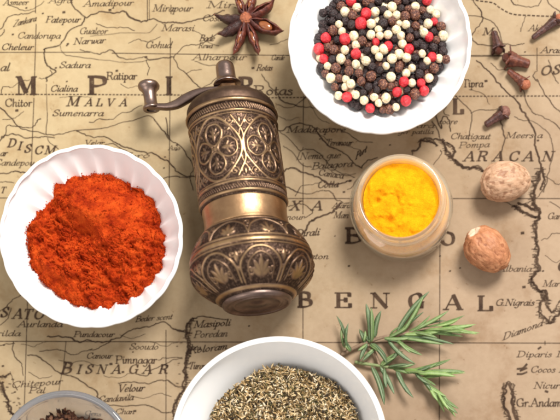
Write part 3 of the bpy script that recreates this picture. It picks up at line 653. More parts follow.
n1 = dart(135, .0004, .80, (('black', 'brown', 'white', 'red'), (12, 5, 6, 1)), (.0022, .0031))
n2 = 0
while len(pts) < 305:      # the layer below fills the gaps between the ones on top
    best = None
    for _ in range(220):
        an = rnd.uniform(0, 6.2832); q = math.sqrt(rnd.random()) * .95
        x = hp.x + Rp * q * math.cos(an); y = hp.y + Rp * q * math.sin(an)
        d = min(math.hypot(x - p_[0], y - p_[1]) - p_[3] for p_ in pts)
        if best is None or d > best[0]: best = (d, x, y)
    d, x, y = best
    pts.append([x, y, ph(x, y) - .0030, rnd.uniform(.0025, .0031), rnd.choices(('black', 'brown', 'white'), (9, 2, 1))[0]]); n2 += 1
print('peppercorns', len(pts), n1, n2)
LBL = {'red': 'round glossy red peppercorn in the peppercorn bowl', 'white': 'small pale cream peppercorn in the peppercorn bowl',
       'black': 'wrinkled black peppercorn in the peppercorn bowl', 'brown': 'wrinkled reddish brown peppercorn in the peppercorn bowl'}
for x, y, z, r, kk in pts:
    o = bpy.data.objects.new('peppercorn', rnd.choice(pm[kk])); COL.objects.link(o)
    q = math.hypot(x - C2.x, y - C2.y)
    z = max(z, zin2(q + r * .6) + r * .8)
    o.location = (x, y, z); o.scale = (r, r * rnd.uniform(.94, 1.0), r * rnd.uniform(.9, 1)); o.rotation_euler = (rnd.uniform(0, 6), rnd.uniform(0, 6), rnd.uniform(0, 6))
    tag(o, LBL[kk], 'peppercorn', {'red': 'red', 'white': 'cream', 'black': 'black', 'brown': 'reddish brown'}[kk] + ' peppercorns in the white bowl')

# flakes of dried herbs -------------------------------------------------------
def flakes(name, center, Rm, zfun, n, lens, wids, palette, weights, m, label, cat, tilt=.5, ragged=.04, zin=None):
    V = []; F = []; A = []
    for i in range(n):
        an = rnd.uniform(0, 6.2832); q = math.sqrt(rnd.random()) * (1 + ragged * math.sin(an * 7 + 2) + rnd.gauss(0, .012))
        x = q * Rm * math.cos(an); y = q * Rm * math.sin(an)
        z = zfun(x, y, q) + rnd.uniform(-.0006, .0012)
        L = rnd.uniform(*lens); W = rnd.uniform(*wids) ; T = W * rnd.uniform(.35, .8)
        d = Vector((rnd.gauss(0, 1), rnd.gauss(0, 1), rnd.gauss(0, tilt))).normalized()
        s_ = d.cross(Vector((rnd.gauss(0,.4), rnd.gauss(0,.4), 1))).normalized(); u = s_.cross(d)
        c_ = Vector((x, y, z)); b = len(V); bend = u * rnd.uniform(-.25, .25) * L
        secs = [(-.5, .25), (-.15, 1), (.2, .9), (.5, .2)]
        for t, ww in secs:
            mid = c_ + d * L * t + bend * (1 - 4 * t * t)
            V += [mid + s_ * W * ww * .5, mid + u * T * ww * .5, mid - s_ * W * ww * .5, mid - u * T * ww * .5]
        for k in range(3):
            for j in range(4):
                F.append((b + k*4 + j, b + k*4 + (j+1) % 4, b + (k+1)*4 + (j+1) % 4, b + (k+1)*4 + j))
        F.append((b+3, b+2, b+1, b)); F.append((b+12, b+13, b+14, b+15))
        col = rnd.choices(palette, weights)[0]; g = rnd.uniform(.75, 1.2)
        A += [(col[0] * g, col[1] * g, col[2] * g)] * 16
    o = make(name, np.array(V), np.array(F), m, smooth=False, attrs={'tone': np.array(A)}); o.location = (center[0], center[1], 0)
    return tag(o, label, cat, None, 'stuff')
M_flake = mat_attrcol('dry_flakes')
hc = P(284, 446, .034); kh = SC(.036)
herbZ = lambda x, y, q: .0300 + .0058 * (1 - min(q, 1.1) ** 2) + .0011 * float(mnoise.noise(Vector((x * 130, y * 130, 0))))
flakes('dried_herbs', hc, 79.5 * kh, herbZ, 17000, (.0013, .0042), (.0004, .0011),
       [(0.60, 0.45, 0.25), (0.38, 0.25, 0.11), (0.17, 0.105, 0.04), (0.04, 0.026, 0.014), (0.12, 0.10, 0.04), (0.78, 0.66, 0.46)], [6, 5, 5, 5, 3, 3], M_flake,
       'mixed pale and dark dried chopped herbs filling the plain white bowl', 'herbs', .55, .015)
M_under = mat_simple('herb_dust', [(0.35, (0.035, 0.024, 0.012)), (0.65, (0.22, 0.15, 0.07))], 700, .9, .0006, 1200, .1)
hb = heap('herb_dust', hc, 76 * kh, .0280, .0058, M_under, 'fine dark herb dust under the chopped herbs in the plain bowl', 'herbs', .5, n=200, nr=80, edge_amp=.01); hb['kind'] = 'stuff'
# a few stray bits of herb on the bowl's inner wall
# ------------------------------------------------------------------ glass dish, lower left
def glass_vessel(name, cx, cy, prof_out, prof_in, h, label, cat, n=128, m=M_glass):
    c_ = P(cx, cy, h)
    V, F = lathe(prof_in + prof_out, n)
    o = make(name, V, F, m); o.location = (c_.x, c_.y, 0); return tag(o, label, cat), c_
hd = .028; kd = SC(hd); Rd = 69 * kd
pin = smoothprof([(0.0001, .0035), (Rd * .45, .0037), (Rd * .72, .006), (Rd * .84, .013), (Rd * .89, .0215), (Rd * .90, hd - .002)], 5)
prim = [(Rd * .915, hd - .0006), (Rd * .945, hd), (Rd * .985, hd - .0004), (Rd, hd - .0016), (Rd * .995, hd - .0032), (Rd * .978, hd - .0042)]
pout = smoothprof([(Rd * .972, hd - .006), (Rd * .965, .020), (Rd * .91, .011), (Rd * .78, .0035), (Rd * .55, .0012), (Rd * .5, .0003), (Rd * .44, .0003), (Rd * .4, .0012), (0.0001, .0012)], 5)
gd, Cd = glass_vessel('glass_dish', 65, 459, pout, pin + prim, hd, 'round clear glass dish of dark brown spice in the lower left corner', 'dish', m=M_dish)
cl = P(66, 462, .012); kc = SC(.014)
dz = lambda x, y, q: .0085 + .0085 * (1 - min(q, 1.1) ** 2)
M_cinn = mat_simple('dark_spice_dust', [(0.35, (0.035, 0.014, 0.008)), (0.65, (0.14, 0.06, 0.03))], 500, .9, .0008, 900, .1)
dd = heap('ground_spice', cl, 47 * kc, .0078, .0085, M_cinn, 'fine dark brown spice dust under the flakes in the glass dish', 'spice', 1.0, n=200, nr=90, edge_amp=.05, seed=8); dd['kind'] = 'stuff'
flakes('spice_flakes', cl, 50 * kc, dz, 1500, (.0022, .0062), (.0012, .0030), [(0.09, 0.035, 0.02), (0.17, 0.075, 0.04), (0.045, 0.018, 0.012), (0.26, 0.13, 0.075)], [5, 5, 4, 2], M_flake,
       'coarse dark brown spice flakes heaped in the glass dish', 'spice', .7, .05)

# ------------------------------------------------------------------ glass jar of turmeric
hj = .038; kj = SC(hj); ro, ri_ = 44.5 * kj, 38.5 * kj
rb = 52.5 * SC(.026)
jin = smoothprof([(0.0001, .0030), (rb * .78, .0031), (rb * .90, .0055), (rb * .945, .012), (rb * .95, .0205), (rb * .92, .0235), (ri_ * 1.02, .0275), (ri_, .031), (ri_, hj - .002)], 6)
jrim = [(ri_ + .0003, hj - .0008), (ri_ + .0011, hj), (ro - .0014, hj), (ro - .0004, hj - .0007), (ro, hj - .002), (ro - .0001, hj - .0034)]
jth = [(ro - .0016, hj - .0042), (ro - .0016, hj - .0052), (ro + .0002, hj - .0060), (ro + .0009, hj - .0070), (ro + .0006, hj - .0080), (ro - .0012, hj - .0090), (ro - .0012, hj - .0098)]
jout = smoothprof([(ro - .0008, hj - .0108), (rb * .93, .0252), (rb * .99, .0225), (rb, .019), (rb * .985, .013), (rb * .97, .007), (rb * .90, .002), (rb * .80, .0003), (rb * .72, .0003), (rb * .66, .0016), (0.0001, .0020)], 6)
jar, Cj = glass_vessel('glass_jar', 400.5, 197.5, jth + jout, jin + jrim, hj, 'small clear glass jar with a threaded neck filled with yellow powder', 'jar', 160, M_jar)
# powder fills the jar up to the neck: side wall follows the glass
hy = hj - .0062
side = [(0.0001, .0034), (rb * .60, .0034), (rb * .80, .0050), (rb * .88, .008), (rb * .92, .013), (rb * .925, .020), (rb * .885, .0232), (ri_ * .99, .0270)]
nn = 220
prof = smoothprof(side, 6) + [(ri_ - .0002, hy - .0024), (ri_ - .0002, hy - .0012)]
top = [(ri_ * (1 - k / 90) - .0003 if k < 90 else .00005, hy) for k in range(0, 91)]
ns = len(prof)
def jf(T, r, z, s_):
    X = r * np.cos(T); Y = r * np.sin(T); idx = np.arange(z.shape[1])[None, :] >= ns
    q = np.clip(r / ri_, 0, 1)
    dzz = fbm(X * 90, Y * 90, 3.0, 4, 2.0, .42) * .0010 + .0014 * (1 - q ** 3) + fbm(X * 500, Y * 500, 1.0, 3) * .00016 + np.clip(fbm(X * 260, Y * 260, 8.0, 2) - .45, 0, 1) * .0016
    g = lambda px, py, rr, amt: 1.35 * amt * np.exp(-(((X - px * kj) ** 2 + (Y - py * kj) ** 2) / (rr * kj) ** 2))
    dzz = dzz + g(-13, -19, 5, -.0022) + g(-8, -16, 4, .0016) + g(-18, -24, 5, .0012) + g(0, -14, 4, -.0014) + g(4, -22, 6, .0012) + g(14, 10, 9, -.0009) + g(-24, 0, 3, -.0015) + g(-21, 2, 2.5, .0012) + g(-12, 18, 10, .0008)
    return r, np.where(idx, z + dzz, z)
V, F = lathe(prof + top, nn, jf)
tp = make('ground_turmeric', V, F, M_turmeric); tp.location = (Cj.x, Cj.y, 0); tag(tp, 'bright yellow ground spice filling the small glass jar', 'spice')

# ------------------------------------------------------------------ nutmegs
def nutmeg(cx, cy, lx, wx, rot, m, label, seed, wr, furrow, eye=None):
    import bmesh
    z0 = wx * PX * .48; c_ = P(cx, cy, z0); k = SC(z0)
    e = empty_mesh = bmesh.new(); bmesh.ops.create_icosphere(e, subdivisions=6, radius=1.0)
    lay = e.verts.layers.float.new('pit'); le = e.verts.layers.float.new('eye')
    for v in e.verts:
        p_ = v.co.copy()
        ridge = mnoise.noise(Vector((p_.x * 1.6 + seed, p_.y * wr, p_.z * wr)))
        pit = mnoise.fractal(Vector((p_.x * 5 + seed, p_.y * 6, p_.z * 6)), 1.0, 2.1, 4)
        d = 1 + furrow * (-abs(ridge)) + pit * .022 + .03 * mnoise.noise(p_ * 1.4 + Vector((seed, 1, 2)))
        v[lay] = max(0, min(1, .5 - ridge * .0 + pit * .6 - abs(ridge) * .8))
        dd_ = (p_ - Vector((-.86, .12, .42)).normalized()).length + .12 * mnoise.noise(p_ * 6); v[le] = max(0, min(1, (.36 - dd_) / .10)) * .9
        d -= .05 * max(0, min(1, (.30 - dd_) / .2)) * (1 if eye else 0)
        egg = 1 - .10 * p_.x
        v.co = Vector((p_.x * lx * .5 * k * d, p_.y * wx * .5 * k * d * egg, p_.z * wx * .49 * k * d * egg))
    me = bpy.data.meshes.new('nutmeg'); e.to_mesh(me); e.free()
    me.polygons.foreach_set('use_smooth', np.ones(len(me.polygons), dtype=bool)); me.materials.append(m)
    o = bpy.data.objects.new('nutmeg', me); COL.objects.link(o)
    zmin = min(v.co.z for v in me.vertices)
    o.location = (c_.x, c_.y, -zmin + .0002); o.rotation_euler = (0, 0, math.radians(rot)); tag(o, label, 'nutmeg', 'two nutmegs on the map')
    return o, k
def mat_nut(name, cs, lo, eye=False):
    a = N(name); a.set(Roughness=.55); a.b.inputs['Specular IOR Level'].default_value = .35
    c = a.ramp(a.noise(170, 6, .7), [(0.3, cs[0]), (0.5, cs[1]), (0.72, cs[2])])
    v = a.attr('pit').outputs['Fac']
    c = a.mix(c, a.ramp(v, [(lo, (0.55, 0.42, 0.36)), (lo + .22, (1, 1, 1))]), .75, 'MULTIPLY')
    st = a.n('ShaderNodeMapping'); a.l(a.coord(), st.inputs[0]); st.inputs['Scale'].default_value = (.25, 1, 1)
    c = a.mix(c, a.ramp(a.noise(700, 4, .6, st.outputs[0]), [(0.35, (.62, .54, .48)), (0.6, (1.08, 1.08, 1.08))]), .6, 'MULTIPLY')
    if eye: c = a.mix(c, (0.74, 0.58, 0.42), a.attr('eye').outputs['Fac'])
    a.col(c); a.bump(a.noise(600, 4, .6), .0004, .7); return a.m
nutmeg(505.5, 182, 52, 40, 6, mat_nut('pale_nutmeg', ((0.40, 0.225, 0.13), (0.49, 0.30, 0.185), (0.58, 0.39, 0.265)), -.06), 'pale dusty nutmeg with pitted skin below the dark cloves', 2.1, 2.4, .07)
n2, kn = nutmeg(487.5, 250, 52, 42, -42, mat_nut('brown_nutmeg', ((0.33, 0.125, 0.055), (0.44, 0.185, 0.085), (0.54, 0.265, 0.135)), -.12, True), 'smoother reddish brown nutmeg with a pale tip right of the glass jar', 7.7, 1.6, .10, True)
#sc = ball_mesh('pale_tip', mat_simple('nutmeg_eye', [(0.3, (0.62, 0.42, 0.27)), (0.7, (0.82, 0.66, 0.5))], 400, .7, .0003, 900), 4, 3, .12)
#so = bpy.data.objects.new('pale_tip', sc); COL.objects.link(so); so.parent = n2; so.location = (-20.5 * kn, 1 * kn, 6 * kn); so.scale = (4.6 * kn, 7.5 * kn, 7.5 * kn)

# ------------------------------------------------------------------ star anise
M_pod = mat_simple('anise_husk', [(0.25, (0.028, 0.008, 0.006)), (0.5, (0.095, 0.022, 0.014)), (0.75, (0.24, 0.060, 0.032))], 420, .33, .0006, 900, .5)
M_podin = mat_simple('anise_pod_inside', [(0.3, (0.11, 0.024, 0.012)), (0.7, (0.30, 0.085, 0.035))], 500, .28, .0003, 900)
M_poddark = mat_simple('anise_husk_dark', [(0.25, (0.012, 0.006, 0.006)), (0.75, (0.075, 0.028, 0.022))], 420, .35, .0006, 900, .5)
M_core = mat_simple('anise_core', [(0.3, (0.22, 0.05, 0.02)), (0.7, (0.52, 0.17, 0.07))], 3, .45, .0008, 6)
M_seed = mat_simple('anise_seed', [(0.3, (0.20, 0.06, 0.02)), (0.7, (0.33, 0.12, 0.045))], 1.5, .14)
ac = P(246, 18.5, .006); an_root = empty('star_anise', (ac.x, ac.y, 0), 'reddish brown eight pointed star anise pod above the mill', 'star anise')
ka = SC(.006)
for i, (tx, ty, opn, wd, lift) in enumerate([(215,18,.10,6.3,.0), (218,37,.10,6.6,.002), (233,57,.34,5.2,.004), (260,57,.42,5.4,.004), (285,33,.62,8.0,.003), (277,-1,.3,6.8,.004), (254,-12,.35,5.6,.004), (234,-10,.55,5.0,.004)]):
    tip = P(tx, ty, .004 + lift); L = math.hypot(tip.x - ac.x, tip.y - ac.y); ang = math.atan2(tip.y - ac.y, tip.x - ac.x)
    ns_, nc = 30, 9; V = []
    Wd = wd * ka * 1.15; 
    for s_ in range(ns_):
        t = s_ / (ns_ - 1); x = L * (.05 + .95 * t)
        body = max(.04, (math.sin(math.pi * min(1, t * .93 + .05) ** .85)) ** .8) if t < .985 else .06
        if t > .8: body *= 1 - (t - .8) / .2 * .55
        hw = Wd * body * (1 + .06 * math.sin(t * 23 + i)); dp = .0062 * (body ** .7) * (.75 + .25 * (1 - t))
        zt = .0078 + lift * t * .5 - .0012 * t + (.0025 * (t - .8) / .2 if t > .8 else 0)
        o_ = opn * max(0.05, math.sin(math.pi * min(1, max(0, (t - .04) / .96))))
        ring = []
        for c_ in range(nc):           # outer hull from left lip down the keel to the right lip
            a_ = -1 + 2 * c_ / (nc - 1); phi = a_ * math.pi / 2 * 1.05
            wy = hw * (abs(math.sin(phi)) ** .75) * (1 if a_ > 0 else -1); pull = 1 - (1 - o_) * max(0, abs(a_) - .55) / .45
            ring.append((x, wy * pull, zt - dp * (math.cos(phi) ** .9 if math.cos(phi) > 0 else 0)))
        th_ = min(.0005, hw * .25)
        for c_ in range(nc):           # inner surface back again
            a_ = 1 - 2 * c_ / (nc - 1); phi = a_ * math.pi / 2 * 1.05
            pull = 1 - (1 - o_) * max(0, abs(a_) - .55) / .45
            wy = max(0, hw - th_) * (abs(math.sin(phi)) ** .75) * (1 if a_ > 0 else -1) * pull
            if o_ > .02: wy = math.copysign(max(0, abs(wy) - th_ * .6), wy)
            ring.append((x, wy, zt - max(0, dp - th_ * 1.5) * (math.cos(phi) ** .9 if math.cos(phi) > 0 else 0) + .00004))
        V += ring
    m_ = 2 * nc; F = []
    for s_ in range(ns_ - 1):
        for c_ in range(m_): F.append((s_ * m_ + c_, s_ * m_ + (c_ + 1) % m_, (s_ + 1) * m_ + (c_ + 1) % m_, (s_ + 1) * m_ + c_))
    F.append(tuple(range(m_))[::-1]); F.append(tuple(range((ns_ - 1) * m_, ns_ * m_)))
    V = [(v[0], v[1] + .0006 * mnoise.noise(Vector((v[0] * 300 + i * 9, v[1] * 300, 0))), max(.0003, v[2] + .0005 * mnoise.noise(Vector((v[0] * 500, v[1] * 500, i))))) for v in V]
    pod = make('pod', V, F, M_poddark if i < 2 else M_pod, an_root); pod.rotation_euler = (0, 0, ang)
    pod.data.materials.append(M_podin)
    mi = []
    for pl in pod.data.polygons:
        c_ = min(v % m_ for v in pl.vertices); mi.append(1 if (nc <= c_ < m_ - 1 and len(pl.vertices) == 4) else 0)
    pod.data.polygons.foreach_set('material_index', mi)
    if opn > .33:
        sd = bpy.data.objects.new('seed', ball_mesh('seed', M_seed, i, 1.0, .02)); COL.objects.link(sd); sd.parent = pod
        sd.location = (L * .50, 0, .0056 + lift * .25); sd.scale = (L * .17, Wd * .5 * min(1, opn + .3), .0015)
co = bpy.data.objects.new('core', ball_mesh('core', M_core, 3, 2.5, .3)); COL.objects.link(co); co.parent = an_root; co.location = (0, 0, .0066); co.scale = (.0034, .0034, .0022)

# ------------------------------------------------------------------ cloves
M_clove = mat_simple('clove_stem', [(0.25, (0.020, 0.008, 0.008)), (0.5, (0.060, 0.022, 0.018)), (0.75, (0.15, 0.06, 0.045))], 420, .27, .0006, 1300, .5)
M_clove2 = mat_simple('clove_stem_red', [(0.25, (0.045, 0.014, 0.010)), (0.5, (0.125, 0.036, 0.022)), (0.75, (0.26, 0.085, 0.045))], 420, .27, .0006, 1300, .5)
M_bud = mat_simple('clove_bud', [(0.3, (0.10, 0.035, 0.025)), (0.7, (0.30, 0.13, 0.09))], 2.5, .4, .0008, 5)
M_bud2 = mat_simple('clove_bud_orange', [(0.3, (0.26, 0.065, 0.028)), (0.7, (0.50, 0.17, 0.08))], 2.5, .4, .0008, 5)
def clove(sx, sy, hx, hy, label, ms, mb, w=1.0, zs=.0026, zh=.0036, twist=0., budr=1.0):
    a_ = P(sx, sy, zs); b = P(hx, hy, zh); d = b - a_; L = d.length
    e = empty('clove', a_, label, 'clove', 'cloves scattered in the upper right corner'); e.rotation_euler = d.to_track_quat('X', 'Z').to_euler()
    r0 = .00162 * w
    # stem
    prof = [(0.0, .15), (.02, .6), (.08, .85), (.3, .95), (.55, 1.15), (.75, 1.42), (.86, 1.55), (.93, 1.3), (.95, .3)]
    prof = catmull(prof, 4); V = []; n = 20
    for t, r in prof:
        for k in range(n):
            th = 2 * math.pi * k / n
            rr = r0 * max(.05, r) * (1 + .12 * math.cos(4 * th + .6)) * (1 + .12 * mnoise.noise(Vector((t * 9 + sx, math.cos(th) * 1.5, math.sin(th) * 1.5))))
            V.append((L * t, rr * math.cos(th), rr * math.sin(th) * .92))
    F = [(i * n + k, i * n + (k + 1) % n, (i + 1) * n + (k + 1) % n, (i + 1) * n + k)[::-1] for i in range(len(prof) - 1) for k in range(n)]
    F += [tuple(range(n)), tuple(range((len(prof) - 1) * n, len(prof) * n))[::-1]]
    make('stem', V, F, ms, e)
    for k in range(4):
        th = math.pi / 4 + k * math.pi / 2 + twist; V = []
        for s_, (t, wd, out) in enumerate([(0, .75, 1.05), (.35, .9, 1.6), (.7, .62, 2.2), (1, .08, 2.7)]):
            for sgn in (-1, 0, 1):
                for up in (0, 1):
                    x = L * (.86 + .14 * t) + (.0005 if up else 0); ra = r0 * out + (0 if up else .0003); la = sgn * wd * r0 * 1.0
                    V.append((x, ra * math.cos(th) - la * math.sin(th), ra * math.sin(th) + la * math.cos(th)))
        F = []
        for s_ in range(3):
            b0 = s_ * 6; b1 = b0 + 6
            for (p_, q_) in ((0, 2), (2, 4), (4, 5), (5, 3), (3, 1), (1, 0)): F.append((b0 + p_, b0 + q_, b1 + q_, b1 + p_))
        F += [(0, 1, 3, 5, 4, 2), (18, 20, 22, 23, 21, 19)]
        make('sepal', V, F, ms, e)
    bo = bpy.data.objects.new('bud', ball_mesh('bud', mb, sx, 2.0, .1)); COL.objects.link(bo); bo.parent = e; bo.location = (L * 1.02, 0, 0); s_ = r0 * 1.4 * budr; bo.scale = (s_, s_, s_)
clove(494, 31, 498.5, 50, 'dark upright clove whose bud points down, touching the long clove beside it', M_clove, M_clove2, 1.15, budr=.9)
clove(532, 38.5, 558, 18.5, 'long dark clove with a reddish bud reaching the right edge', M_clove, M_bud2, 1.0)
clove(530, 64.5, 507, 58, 'short thick reddish clove lying nearly level under the upright clove', M_clove2, M_clove2, 1.55, budr=.75)
clove(508, 70.5, 525, 84, 'reddish clove with an orange bud, slanting down to the right', M_clove2, M_bud2, 1.15, budr=1.15)
clove(485, 125.5, 504, 112.5, 'lone dark clove with a round pinkish bud above the pale nutmeg', M_clove, M_bud, 1.2, budr=1.25, twist=.3)

# ------------------------------------------------------------------ rosemary
def mat_leaf(name, dk, lt, pale):
    a = N(name); a.set(Roughness=.45); a.b.inputs['Specular IOR Level'].default_value = .4
    v = a.attr('rib').outputs['Fac']
    c = a.ramp(a.noise(350, 4, .6), [(0.3, dk), (0.7, lt)]); c = a.mix(c, pale, v); a.col(c); a.bump(a.noise(1500, 3), .0003, .6)
    a.b.inputs['Subsurface Weight'].default_value = 0.0
    return a.m
M_leafA = mat_leaf('rosemary_leaf', (0.075, 0.135, 0.035), (0.165, 0.25, 0.075), (0.42, 0.50, 0.29))
M_leafB = mat_leaf('rosemary_leaf_dark', (0.042, 0.082, 0.030), (0.10, 0.155, 0.062), (0.34, 0.41, 0.25))
M_leafC = mat_leaf('rosemary_leaf_young', (0.12, 0.21, 0.05), (0.24, 0.35, 0.10), (0.46, 0.56, 0.30))
M_stem = mat_simple('rosemary_stem', [(0.3, (0.16, 0.10, 0.06)), (0.7, (0.32, 0.22, 0.14))], 500, .7, .0005, 900)
M_stemg = mat_simple('rosemary_green_stem', [(0.3, (0.14, 0.19, 0.07)), (0.7, (0.27, 0.32, 0.14))], 500, .7, .0005, 900)
def Zm(x, y): return (x / 2.8 + 330, y / 2.8 + 270)
def tube(pts, rad, m, name, parent, org, n=10):
    pts = [Vector(p_) for p_ in catmull([tuple(p_) for p_ in pts], 6)]; V = []
    for i, p_ in enumerate(pts):
        d = (pts[min(i + 1, len(pts) - 1)] - pts[max(i - 1, 0)]).normalized(); s_ = d.cross(Vector((0, 0, 1))).normalized(); u = s_.cross(d)
        r = rad[0] + (rad[1] - rad[0]) * i / (len(pts) - 1)
        for k in range(n):
            th = 2 * math.pi * k / n; V.append(p_ + s_ * r * math.cos(th) + u * r * math.sin(th) - org)
    F = [(i * n + k, i * n + (k + 1) % n, (i + 1) * n + (k + 1) % n, (i + 1) * n + k) for i in range(len(pts) - 1) for k in range(n)]
    F += [tuple(range(n))[::-1], tuple(range((len(pts) - 1) * n, len(pts) * n))]
    return make(name, V, F, m, parent)
def leaf(b, t, wid, zb, zt, arch, m, parent, org, curve=0.0, roll=0.0):
    A_ = P(*b, zb); B_ = P(*t, zt); d = B_ - A_; L = d.length; dn = d.normalized(); s_ = dn.cross(Vector((0, 0, 1))).normalized(); u = s_.cross(dn)
    s_, u = s_ * math.cos(roll) + u * math.sin(roll), u * math.cos(roll) - s_ * math.sin(roll)
    V = []; rib = []; n = 16; cs = [(-1, -.30, 0), (-.82, .05, 0), (-.45, .22, .05), (-.14, .12, .3), (0, -.02, .95), (.14, .12, .3), (.45, .22, .05), (.82, .05, 0), (1, -.30, 0), (.55, -.42, .9), (0, -.25, 1), (-.55, -.42, .9)]
    for i in range(n):
        q = i / (n - 1); c_ = A_ + d * q + Vector((0, 0, 1)) * arch * 4 * q * (1 - q) + s_ * curve * L * 4 * q * (1 - q)
        w_ = wid * .5 * PX * max(.06, min(1, (q / .16) ** .6 if q < .16 else 1) * (1 - max(0, (q - .62) / .38) ** 2.0 * .93)); w_ *= (.55 if q < .03 else 1)
        for (x, y, r) in cs: V.append(c_ + s_ * x * w_ + u * y * w_ - org); rib.append(r * .9)
    k = len(cs); F = [(i * k + j, i * k + (j + 1) % k, (i + 1) * k + (j + 1) % k, (i + 1) * k + j)[::-1] for i in range(n - 1) for j in range(k)]
    F += [tuple(range(k)), tuple(range((n - 1) * k, n * k))[::-1]]
    mnz = min(v.z for v in V)
    if mnz < .0004: V = [Vector((v.x, v.y, max(v.z, .0004))) for v in V]
    return make('leaf', V, F, m, parent, attrs={'rib': rib})
ro_ = P(350, 348, 0); rs = empty('rosemary_sprig', ro_, 'fresh green rosemary sprig with two branches beside the smooth white bowl', 'rosemary'); org = ro_
def Q3(x, y, z): return P(*Zm(x, y), z)
st = tube([Q3(30,238,.002), Q3(75,215,.003), Q3(112,200,.0035), Q3(150,188,.004), Q3(200,180,.005), Q3(255,166,.006), Q3(315,160,.007)], (.0011, .0006), M_stem, 'stem', rs, org)
tube([Q3(70,258,.002), Q3(100,263,.003), Q3(135,268,.0035), Q3(185,276,.004), Q3(232,286,.0045), Q3(266,310,.0045), Q3(305,345,.005), Q3(335,378,.005)], (.0010, .0005), M_stemg, 'stem', rs, org)
tube([Q3(100,205,.003), Q3(122,225,.003), Q3(132,248,.0035), Q3(138,266,.0035)], (.0008, .0007), M_stem, 'stem', rs, org)
LV = [  # base, tip, width, material, curve
 ((113,200),(101,94),8,'B',.05),((126,190),(143,114),7,'B',-.06),((104,205),(84,252),6,'B',.03),((98,205),(82,166),6,'B',.03),((112,205),(96,180),5,'B',0),((46,222),(18,128),4.6,'B',.08),((50,225),(52,148),4.6,'B',-.08),((60,226),(36,190),4,'B',0),
 ((185,180),(278,60),7,'B',-.05),((200,178),(262,72),5,'A',.03),((215,175),(332,114),5,'A',.04),((236,168),(377,127),5,'A',.05),((255,166),(408,152),6,'C',.03),((262,164),(412,180),6,'C',-.03),((290,162),(398,158),6,'C',.02),((300,160),(420,176),5,'C',.02),((290,160),(360,138),5,'C',.04),
 ((230,172),(372,186),6,'A',-.03),((190,184),(348,208),6,'B',-.05),((175,186),(258,238),5.5,'A',.06),((160,190),(238,262),6.5,'B',.08),((150,190),(225,190),5,'A',.05),((165,188),(215,160),5,'A',.03),((200,180),(310,172),5,'C',.03),((240,168),(300,182),5,'A',0),
 ((114,205),(160,262),7.5,'B',-.08),((125,222),(90,255),5,'B',0),((140,268),(205,228),6,'A',-.04),((150,268),(196,222),5,'B',.05),((162,272),(240,262),5.5,'A',.04),
 ((115,268),(152,378),7.5,'B',-.05),((140,270),(180,348),7,'B',-.05),((152,275),(158,330),5.5,'B',.02),((185,276),(234,358),6,'B',.06),((175,276),(230,290),5,'A',0),
 ((222,284),(338,250),6,'A',.04),((235,286),(300,262),5,'A',.03),((240,288),(378,284),6.5,'A',-.02),((244,290),(352,298),6.5,'C',-.04),((258,298),(380,288),5,'C',-.04),((200,280),(290,284),5,'C',0),
 ((250,298),(322,352),5,'A',.04),((262,310),(345,400),7,'C',.02),((272,318),(320,398),6.5,'C',-.04),((285,328),(358,402),6.5,'A',.05),((296,336),(352,412),6,'C',-.03),((300,340),(360,388),5,'A',.05),((270,315),(312,375),5,'B',-.05),((238,292),(285,340),5,'B',-.06)]
r2 = random.Random(5)
for b, t, wd, mm, cv in list(LV):      # the tufts are thicker than the leaves one can pick out
    if len(LV) > 92: break
    if r2.random() < (.95 if mm == 'C' else .8):
        j = lambda p_, a_: (p_[0] + r2.uniform(-a_, a_), p_[1] + r2.uniform(-a_, a_))
        tt = (b[0] + (t[0] - b[0]) * r2.uniform(.5, .85), b[1] + (t[1] - b[1]) * r2.uniform(.5, .85))
        LV.append((j(b, 5), j(tt, 13), wd * r2.uniform(.6, .85), r2.choice('AAB' if mm != 'C' else 'CCA'), r2.uniform(-.08, .08)))
for i, (b, t, wd, mm, cv) in enumerate(LV):
    m = {'A': M_leafA, 'B': M_leafB, 'C': M_leafC}[mm]
    zb = .004 + .002 * rnd.random(); up = rnd.uniform(0, .006)
    leaf(Zm(*b), Zm(*t), wd * .72, zb, zb + up - .001, rnd.uniform(.0003, .0016), m, rs, org, cv, rnd.uniform(-.6, .6))

# ------------------------------------------------------------------ the mill
z_at = lambda t: .0225 + t * .0000618
TL = 214.0
A0 = P(229, 97, z_at(0)); A1 = P(258, 309, z_at(TL)); ax = (A0 - A1); LEN = ax.length; KM = LEN / TL; ax.normalize()
km = SC(.0265)           # metres per px across the mill
upv = (Vector((0, 0, 1)) - ax * ax.z).normalized(); yv = ax.cross(upv).normalized()    # local x = up, y = towards photo left/right
mill = empty('spice_mill', A1, 'engraved bronze and brass spice mill with a crank lying on its side', 'spice mill')
MW = Matrix((( upv.x, yv.x, ax.x, A1.x), (upv.y, yv.y, ax.y, A1.y), (upv.z, yv.z, ax.z, A1.z), (0, 0, 0, 1)))
mill.matrix_world = MW
sgnY = 1 if yv.x > 0 else -1      # +y of the mill seen to the right of the photo?
def zt(t): return (TL - t) * KM
